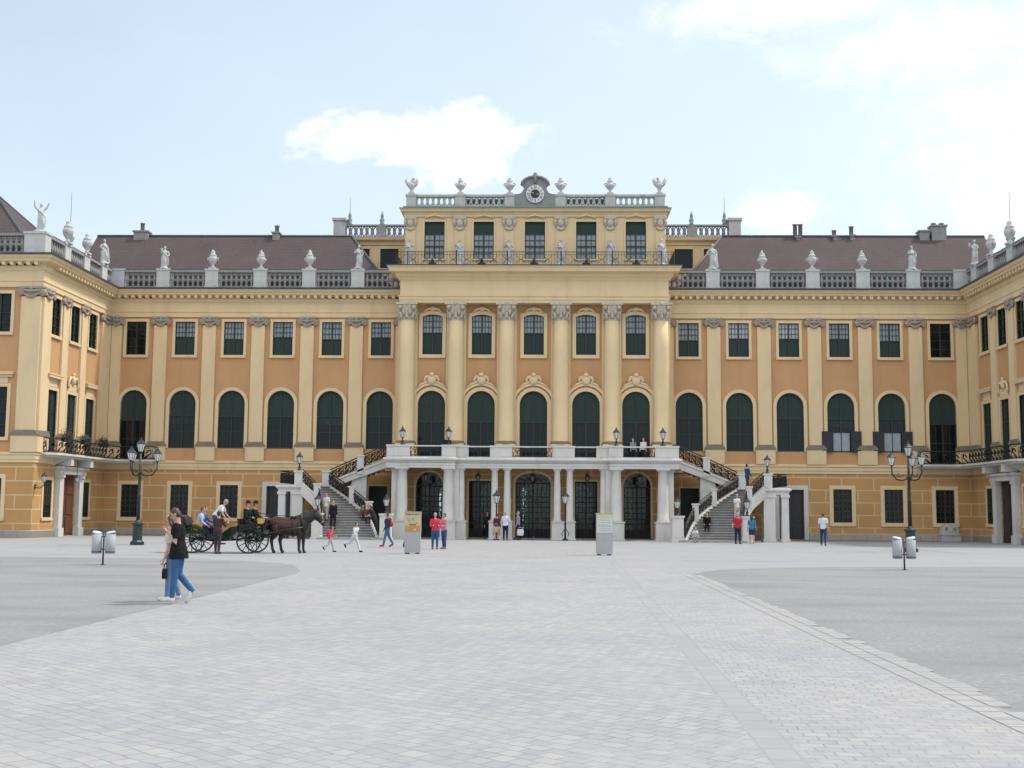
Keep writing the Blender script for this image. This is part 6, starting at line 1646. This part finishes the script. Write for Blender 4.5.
for y in (-.68,.68): wheel(-1.2,y,.54,12); wheel(1.15,y,.52,12)
mb = MB(); mb.tube([(-1.2,-.68,.54),(-1.2,.68,.54)],.035,6); mb.tube([(1.15,-.68,.52),(1.15,.68,.52)],.035,6); mb.tube([(-1.25,0,.58),(-.5,0,.5),(.5,0,.55),(1.2,0,.66)],.045,6)
for y in (-.5,.5):
    for x in (-1.2,1.15): mb.tube([(x-.45,y,.74),(x-.2,y,.64),(x,y,.61),(x+.2,y,.64),(x+.45,y,.74),(x+.2,y,.82),(x,y,.85),(x-.2,y,.82),(x-.45,y,.74)],.022,5)
mb.build('chassis', LEATHER, car)
mb = MB()                                                   # tub: side profile swept across the width, hollow in the middle
side = [(-1.62,1.12),(-1.55,.9),(-1.2,.82),(-.85,.78),(-.7,.58),(.25,.56),(.42,.78),(.62,.95),(.62,1.12),(.35,1.08),(.12,.92),(-.05,.78),(-.5,.78),(-.62,.95),(-.85,1.12),(-1.1,1.2)]
for y in (-.56,.52): mb.prism(side, y, y+.04)
mb.prism([(-.72,.56),(.3,.54),(.3,.6),(-.72,.62)],-.54,.54); mb.prism([(-1.64,1.14),(-1.55,.88),(-1.48,.88),(-1.56,1.16)],-.54,.54); mb.prism([(.3,.56),(.62,.92),(.58,.96),(.26,.6)],-.54,.54); mb.prism([(-1.55,.82),(-.72,.76),(-.72,.82),(-1.55,.88)],-.54,.54)
tb = mb.build('tub', CG, car); fix_normals(tb)
mb = MB(); mb.box(-1.5,-.8,-.52,.52,.88,1.0); mb.prism([(-1.62,1.0),(-1.45,1.0),(-1.62,1.48),(-1.76,1.46)],-.52,.52); o = mb.build('rear_seat', HOOD, car); fix_normals(o)
mb = MB(); mb.prism([(-1.28,.98),(-.88,.90),(-.80,1.2),(-1.22,1.27)],-.6,-.565); mb.prism([(-1.28,.98),(-.88,.90),(-.80,1.2),(-1.22,1.27)],.565,.6); o = mb.build('side_panel', YEL, car); fix_normals(o)
mb = MB(); mb.box(.12,.5,-.5,.5,.86,.95); mb.prism([(.46,.95),(.58,.95),(.62,1.25),(.54,1.25)],-.5,.5); o = mb.build('front_seat', YEL, car); fix_normals(o)
mb = MB()                                                   # folded leather hood, pleated
for k in range(6):
    a = k*.16; mb.tube([(-1.45-.1*a,-.58,1.02+.03*k),(-1.72-.42*a*.4,-.6,1.34-.02*k+.09*k*.6),(-1.72-.42*a*.4,.6,1.34-.02*k+.09*k*.6),(-1.45-.1*a,.58,1.02+.03*k)],.075,7)
mb.build('folded_hood', HOOD, car)
mb = MB(); mb.box(.62,1.35,-.48,.48,.84,.92); mb.prism([(.66,.92),(1.12,.92),(1.12,1.12),(.66,1.12)],-.46,.46); mb.prism([(1.35,.88),(1.62,.7),(1.84,1.2),(1.78,1.22),(1.58,.78),(1.36,.94)],-.46,.46); o = mb.build('driver_box', CG, car); fix_normals(o)
mb = MB(); mb.box(.64,1.14,-.48,.48,1.12,1.2); mb.prism([(.62,1.2),(.7,1.2),(.66,1.42),(.58,1.42)],-.48,.48); o = mb.build('driver_seat', HOOD, car); fix_normals(o)
for y in (-.72,.72):
    mb = MB(); n = 10
    for x, r in ((-1.2,.62),(1.15,.6)):
        pts = [(x+r*math.cos(PI*(.12+.76*k/n)), r*math.sin(PI*(.12+.76*k/n))+.54) for k in range(n+1)]
        for (xa,za),(xb,zb) in zip(pts[:-1],pts[1:]): mb.add([(xa,y-.12,za),(xb,y-.12,zb),(xb,y+.12,zb),(xa,y+.12,za),(xa,y-.12,za+.02),(xb,y-.12,zb+.02),(xb,y+.12,zb+.02),(xa,y+.12,za+.02)],[(3,2,1,0),(4,5,6,7),(0,1,5,4),(2,3,7,6)],False)
    mb.tube([(-.63,y,.82),(-.3,y,.62),(.3,y,.62),(.58,y,.8)],.03,5); mb.build('mudguard', CG, car)
    mb = MB(); yy = y*.85; mb.box(1.5,1.66,yy-.08,yy+.08,1.22,1.46); l_ = mb.build('carriage_lamp', YEL, car); mb = MB(); mb.tube([(1.58,yy,1.0),(1.58,yy,1.22)],.02,5); mb.prism([(1.48,1.46),(1.68,1.46),(1.58,1.58)],yy-.09,yy+.09); mb.build('lamp_cap', LEATHER, l_)
for y in (-.36,.36):
    mb = MB(); mb.tube([(1.5,y,.62),(1.9,y,.82),(2.6,y,.98),(3.3,y,1.08)],.032,6); mb.build('shaft', LEATHER, car)
mb = MB(); mb.box(-.42,.1,-.5,-.3,.36,.42); mb.tube([(-.16,-.45,.4),(-.16,-.4,.58)],.015,4); mb.build('step', LEATHER, car)
CARX, CARY = -12.4, -33.75
person('passenger in a white and blue top sitting on the rear seat of the carriage', (CARX-1.12,CARY-.2,0), R(100), 1.70, legs=((80,75),(76,72)), arms=((40,10,40,10),(30,10,40,10)), lean=16, top=(0.42,0.46,0.62), sleeve='long', bottom=(0.03,0.03,0.05), hair='auburn', seat_z=1.0)
person('passenger in a blue jacket sitting on the far side of the rear carriage seat', (CARX-1.05,CARY+.25,0), R(85), 1.66, legs=((80,75),(76,72)), arms=((40,10,40,10),(30,10,40,10)), lean=8, top=(0.06,0.10,0.28), sleeve='long', bottom=(0.03,0.03,0.05), hair='brown', seat_z=1.0, female=True)
person('man in a white shirt and blue trousers bending forward as he stands in the carriage', (CARX-.45,CARY-.05,.62), R(95), 1.70, legs=((14,16),(4,10)), arms=((60,10,20,5),(50,10,25,5)), lean=38, top=(0.64,0.64,0.66), sleeve='short', bottom=(0.05,0.08,0.22), shoe=BLACK, hair='grey', head=(10,0))
person('person in brown clothes standing on the paving with the back to us beside the carriage', (CARX+.02,CARY-1.25,0), R(165), 1.70, legs=((4,2),(-4,4)), arms=((30,14,80,20),(30,14,90,20)), lean=4, top=(0.06,0.036,0.038), sleeve='long', bottom=(0.05,0.036,0.042), shoe=BLACK, hair='dark', female=True)
for dx, dy, lb in ((.9,-.2,'coachman in a dark green coat and bowler hat on the carriage box, the nearer one'),(1.1,.22,'coachman in a dark green coat and bowler hat on the carriage box, the farther one')):
    person(lb, (CARX+dx,CARY+dy,0), R(88 if dy > 0 else 70), 1.74, legs=((72,60),(70,58)), arms=((30,8,60,10),(30,8,60,10)), lean=6, top=(0.011,0.019,0.015), sleeve='long', bottom=(0.014,0.014,0.016), hair='dark', seat_z=1.2-.02, hat=(0.014,0.013,0.014))

# ------------------------------------------------------------------ litter bins
STEEL = mat('brushed_steel', (0.36,0.37,0.39), .75, metal=.0, var=.08, scale=3, stretch=(6,6,.6)); STEELP = mat('grey_steel_post', (.10,.10,.115), .5, metal=.5)
LIDW = mat('light_steel_lid', (0.60,0.61,0.63), .45, metal=.1, var=.05)
def bins(loc, label):
    t = thing('litter_bins', label, 'litter bins', loc, 0, 'twin litter bins on a post')
    mb = MB(); mb.lathe([(.03,0),(.03,1.0)],n=8); mb.lathe([(.09,0),(.09,.015)],n=10); mb.tube([(-.1,0,.9),(.1,0,.9)],.02,5); mb.tube([(-.1,0,.5),(.1,0,.5)],.02,5); mb.build('post', STEELP, t)
    for s in (-1,1):
        mb = MB(); mb.lathe([(.13,.36),(.155,.38),(.155,.98),(.15,.98),(.14,.5)],(s*.22,0,0),18); b_ = mb.build('bin', STEEL, t)
        mb = MB(); n = 12; rr = []
        for k in range(5):
            u = k/4; a = .0+u*PI*.5
            rr.append([(s*.22+.158*math.cos(2*PI*i/n)*max(.02,math.cos(a*.98)), .158*math.sin(2*PI*i/n)*max(.02,math.cos(a*.98)), .985+.09*math.sin(a)+.06*max(0,s*math.cos(2*PI*i/n))*math.cos(a)) for i in range(n)])
        mb.rings(rr); o = mb.build('lid', LIDW, b_); fix_normals(o)
        mb = MB(); mb.lathe([(.157,.40),(.159,.41),(.159,.43),(.157,.44)],(s*.22,0,0),18); mb.build('band', STEELP, b_)
    return t
bins((-13.2,-45.4,0), 'pair of steel litter bins on one post at the edge of the left gravel'); bins((12.71,-43.87,0), 'pair of steel litter bins on one post in front of the right candelabra lamp')

# ------------------------------------------------------------------ information pillars
PGREY = mat('grey_pillar_sheet', (.37,.37,.375), .5, var=.05, scale=2); CREAMP = mat('cream_poster', (.54,.43,.24), .5, var=.06); ORP = mat('orange_poster', (.50,.24,.08), .5, var=.15, scale=5); GRNP = mat('pale_green_poster', (.36,.43,.30), .5, var=.1, scale=5); YELP = mat('yellow_header', (.55,.52,.22), .5, var=.05); WHP = mat('white_notice', (.56,.57,.56), .5, var=.03); INK = mat('grey_ink', (.20,.21,.21), .6); BRNP = mat('brown_poster_detail', (.22,.12,.05), .6)
def pillar(loc, label, orange):
    t = thing('information_pillar', label, 'information pillar', loc, R(2), 'information pillars on the path'); w_ = .335; d = .17; 
    mb = MB(); mb.box(-w_,w_,-d,d,.06,.92); mb.box(-w_-.005,w_+.005,-d-.005,d+.005,.92,1.72); mb.box(-w_-.02,w_+.02,-d-.02,d+.02,1.72,1.77); mb.build('housing', PGREY, t)
    for x in (-.22,.2): mb = MB(); mb.box(x-.08,x+.08,-.12,.12,0,.06); mb.build('foot', STEELP, t)
    y = -d-.009; rnd = random.Random(3)
    if orange:
        mb = MB(); mb.box(-.325,.325,y-.004,y,.94,1.715); p = mb.build('poster', CREAMP, t)
        mb = MB(); mb.box(-.31,.31,y-.008,y-.004,.95,1.18); mb.build('orange_field', ORP, p)
        mb = MB(); mb.box(-.17,.12,y-.008,y-.004,1.27,1.5); mb.build('green_field', GRNP, p)
        mb = MB(); mb.box(-.15,.15,y-.012,y-.008,1.2,1.25)
        for k in range(16): x = rnd.uniform(-.28,.26); z = rnd.uniform(1.0,1.62); mb.box(x,x+rnd.uniform(.02,.07),y-.012,y-.008,z,z+.025)
        mb.box(-.3,.3,y-.012,y-.008,1.64,1.68); mb.build('detail', BRNP, p)
        mb = MB(); mb.box(.05,.14,y-.012,y-.008,1.0,1.05); mb.build('label', WHP, p)
    else:
        mb = MB(); mb.box(-.325,.325,y-.004,y,.94,1.56); p = mb.build('notice', WHP, t)
        mb = MB(); mb.box(-.325,.325,y-.004,y,1.565,1.715); mb.build('header', YELP, t)
        mb = MB()
        for z in (1.46,1.36,1.26,1.20,1.10,1.02):
            x = -.24
            while x < .2:
                l = rnd.uniform(.03,.1); mb.box(x,min(x+l,.26),y-.008,y-.004,z,z+.022); x += l+.03
        mb.build('text_lines', INK, p)
    return t
pillar((-4.62,-33.2,0), 'grey information pillar with an orange and green poster, left of the path', True); pillar((3.42,-33.0,0), 'grey information pillar with a white notice under a yellow header, right of the path', False)

# ------------------------------------------------------------------ small things
o_ = thing('stone_fountain', 'low stone wall fountain with two dark spouts under the outermost right window', 'fountain', (BX[5]+.1,-.3,0))
mb = MB(); mb.box(-.66,.66,-.5,.15,0,.42); mb.box(-.72,.72,-.56,.15,.42,.52); mb.build('basin', M['balu'], o_)
mb = MB(); mb.prism([(-.6,.52),(.6,.52),(.54,1.0),(.36,1.12),(-.36,1.12),(-.54,1.0)],-.3,.15); o = mb.build('back_stone', M['balu'], o_); fix_normals(o)
mb = MB()
for x in (-.26,.28): mb.ell((x,-.31,.86),.1,.05,.12,8,6)
mb.build('spouts', M['grey_stone'], o_)
def pigeon(loc, rz):
    t = thing('pigeon', 'dark grey pigeon on the paving in front of the middle door', 'bird', loc, rz)
    mb = MB(); mb.tube([(0,.17,.12),(0,.1,.14),(0,0,.155),(0,-.08,.165),(0,-.12,.18)],[.012,.035,.062,.055,.03],10); mb.tube([(0,-.1,.18),(0,-.12,.22),(0,-.125,.25)],[.035,.027,.024],8); mb.ell((0,-.13,.255),.024,.028,.024,8,6); mb.tube([(0,-.15,.253),(0,-.18,.245)],[.008,.003],5)
    for s in (-1,1): mb.tube([(s*.02,0,.1),(s*.025,-.005,.02),(s*.025,-.04,.006)],[.012,.007,.006],5)
    remesh(mb, 'body', mat('grey_plumage', (.06,.06,.075), .6, var=.3, scale=20), .007, t, 1)
    mb = MB()
    for s in (-1,1): mb.tube([(s*.05,-.06,.165),(s*.062,.02,.15),(s*.03,.15,.125)],[.02,.035,.008],7,flat=.4)
    mb.build('wing', mat('dark_wing', (.04,.04,.05), .6, var=.3, scale=20), t)
pigeon((.06,-9.3,0), R(60))
M['leaf'] = mat('dark_foliage', (.035,.05,.028), .7, var=.4, scale=9); M['bloom'] = mat('dull_red_bloom', (.14,.035,.05), .7, var=.3, scale=9); M['trough'] = mat('black_trough', (.02,.018,.02), .7)
def trough(loc, rz, label, seed):
    t = thing('flower_trough', label, 'flower trough', loc, rz, 'flower troughs on the left balcony'); rnd = random.Random(seed)
    mb = MB(); mb.prism([(-.5,0),(.5,0),(.56,.25),(-.56,.25)],-.13,.13); o = mb.build('trough', M['trough'], t); fix_normals(o)
    lf = MB(); bl = MB()
    for k in range(420):
        c = Vector((rnd.gauss(0,.32), rnd.gauss(0,.12), .22+abs(rnd.gauss(0,.2)))); u = Vector((rnd.uniform(-1,1),rnd.uniform(-1,1),rnd.uniform(-1,1))).normalized()*.06; v = u.orthogonal().normalized()*.035
        (bl if rnd.random() < .12 else lf).add([c-u,c+v,c+u,c-v],[(0,1,2,3)],False)
    lf.build('foliage', M['leaf'], t); bl.build('flowers', M['bloom'], t)
for k, (y, lb) in enumerate(((-9.2,'trough of dark flowers on the left balcony rail, nearest to the front corner'),(-6.1,'trough of dark flowers on the left balcony rail above the brown door'),(-2.9,'trough of dark flowers on the left balcony rail, nearest to the inner corner'))):
    trough((-XW+1.0,y,5.95), PI/2, lb, k)

# ------------------------------------------------------------------ clipped garden hedges seen through the doors
HEDGE = mat('hedge_leaves', (.05,.085,.03), .7, var=.35, scale=3)
def hedge(x, y, w_, h_, label, seed):
    t = thing('hedge', label, 'hedge', (x,y,0), 0, 'clipped hedges behind the palace'); rnd = random.Random(seed)
    mb = MB(); mb.box(-w_/2+.2,w_/2-.2,-.5,.5,0,h_-.2); mb.build('stems', mat('hedge_core', (.02,.03,.015), .9), t)
    mb = MB()
    for k in range(3600):
        c = Vector((rnd.uniform(-w_/2,w_/2), rnd.choice((-.6,rnd.uniform(-.7,.7))), rnd.uniform(0,h_))); u = Vector((rnd.uniform(-1,1),rnd.uniform(-1,1),rnd.uniform(-1,1))).normalized()*.16; v = u.orthogonal().normalized()*.1
        mb.add([c-u,c+v,c+u,c-v],[(0,1,2,3)],False)
    mb.build('leaves', HEDGE, t)
for k, (x, w_, h_, lb) in enumerate(((-6,9,6.6,'clipped hedge in the garden seen through the left arched door'),(.6,4.2,6.2,'clipped hedge in the garden seen through the middle door'),(7,8.4,6.8,'clipped hedge in the garden seen through the right arched door'))): hedge(x, 44, w_, h_, lb, k)
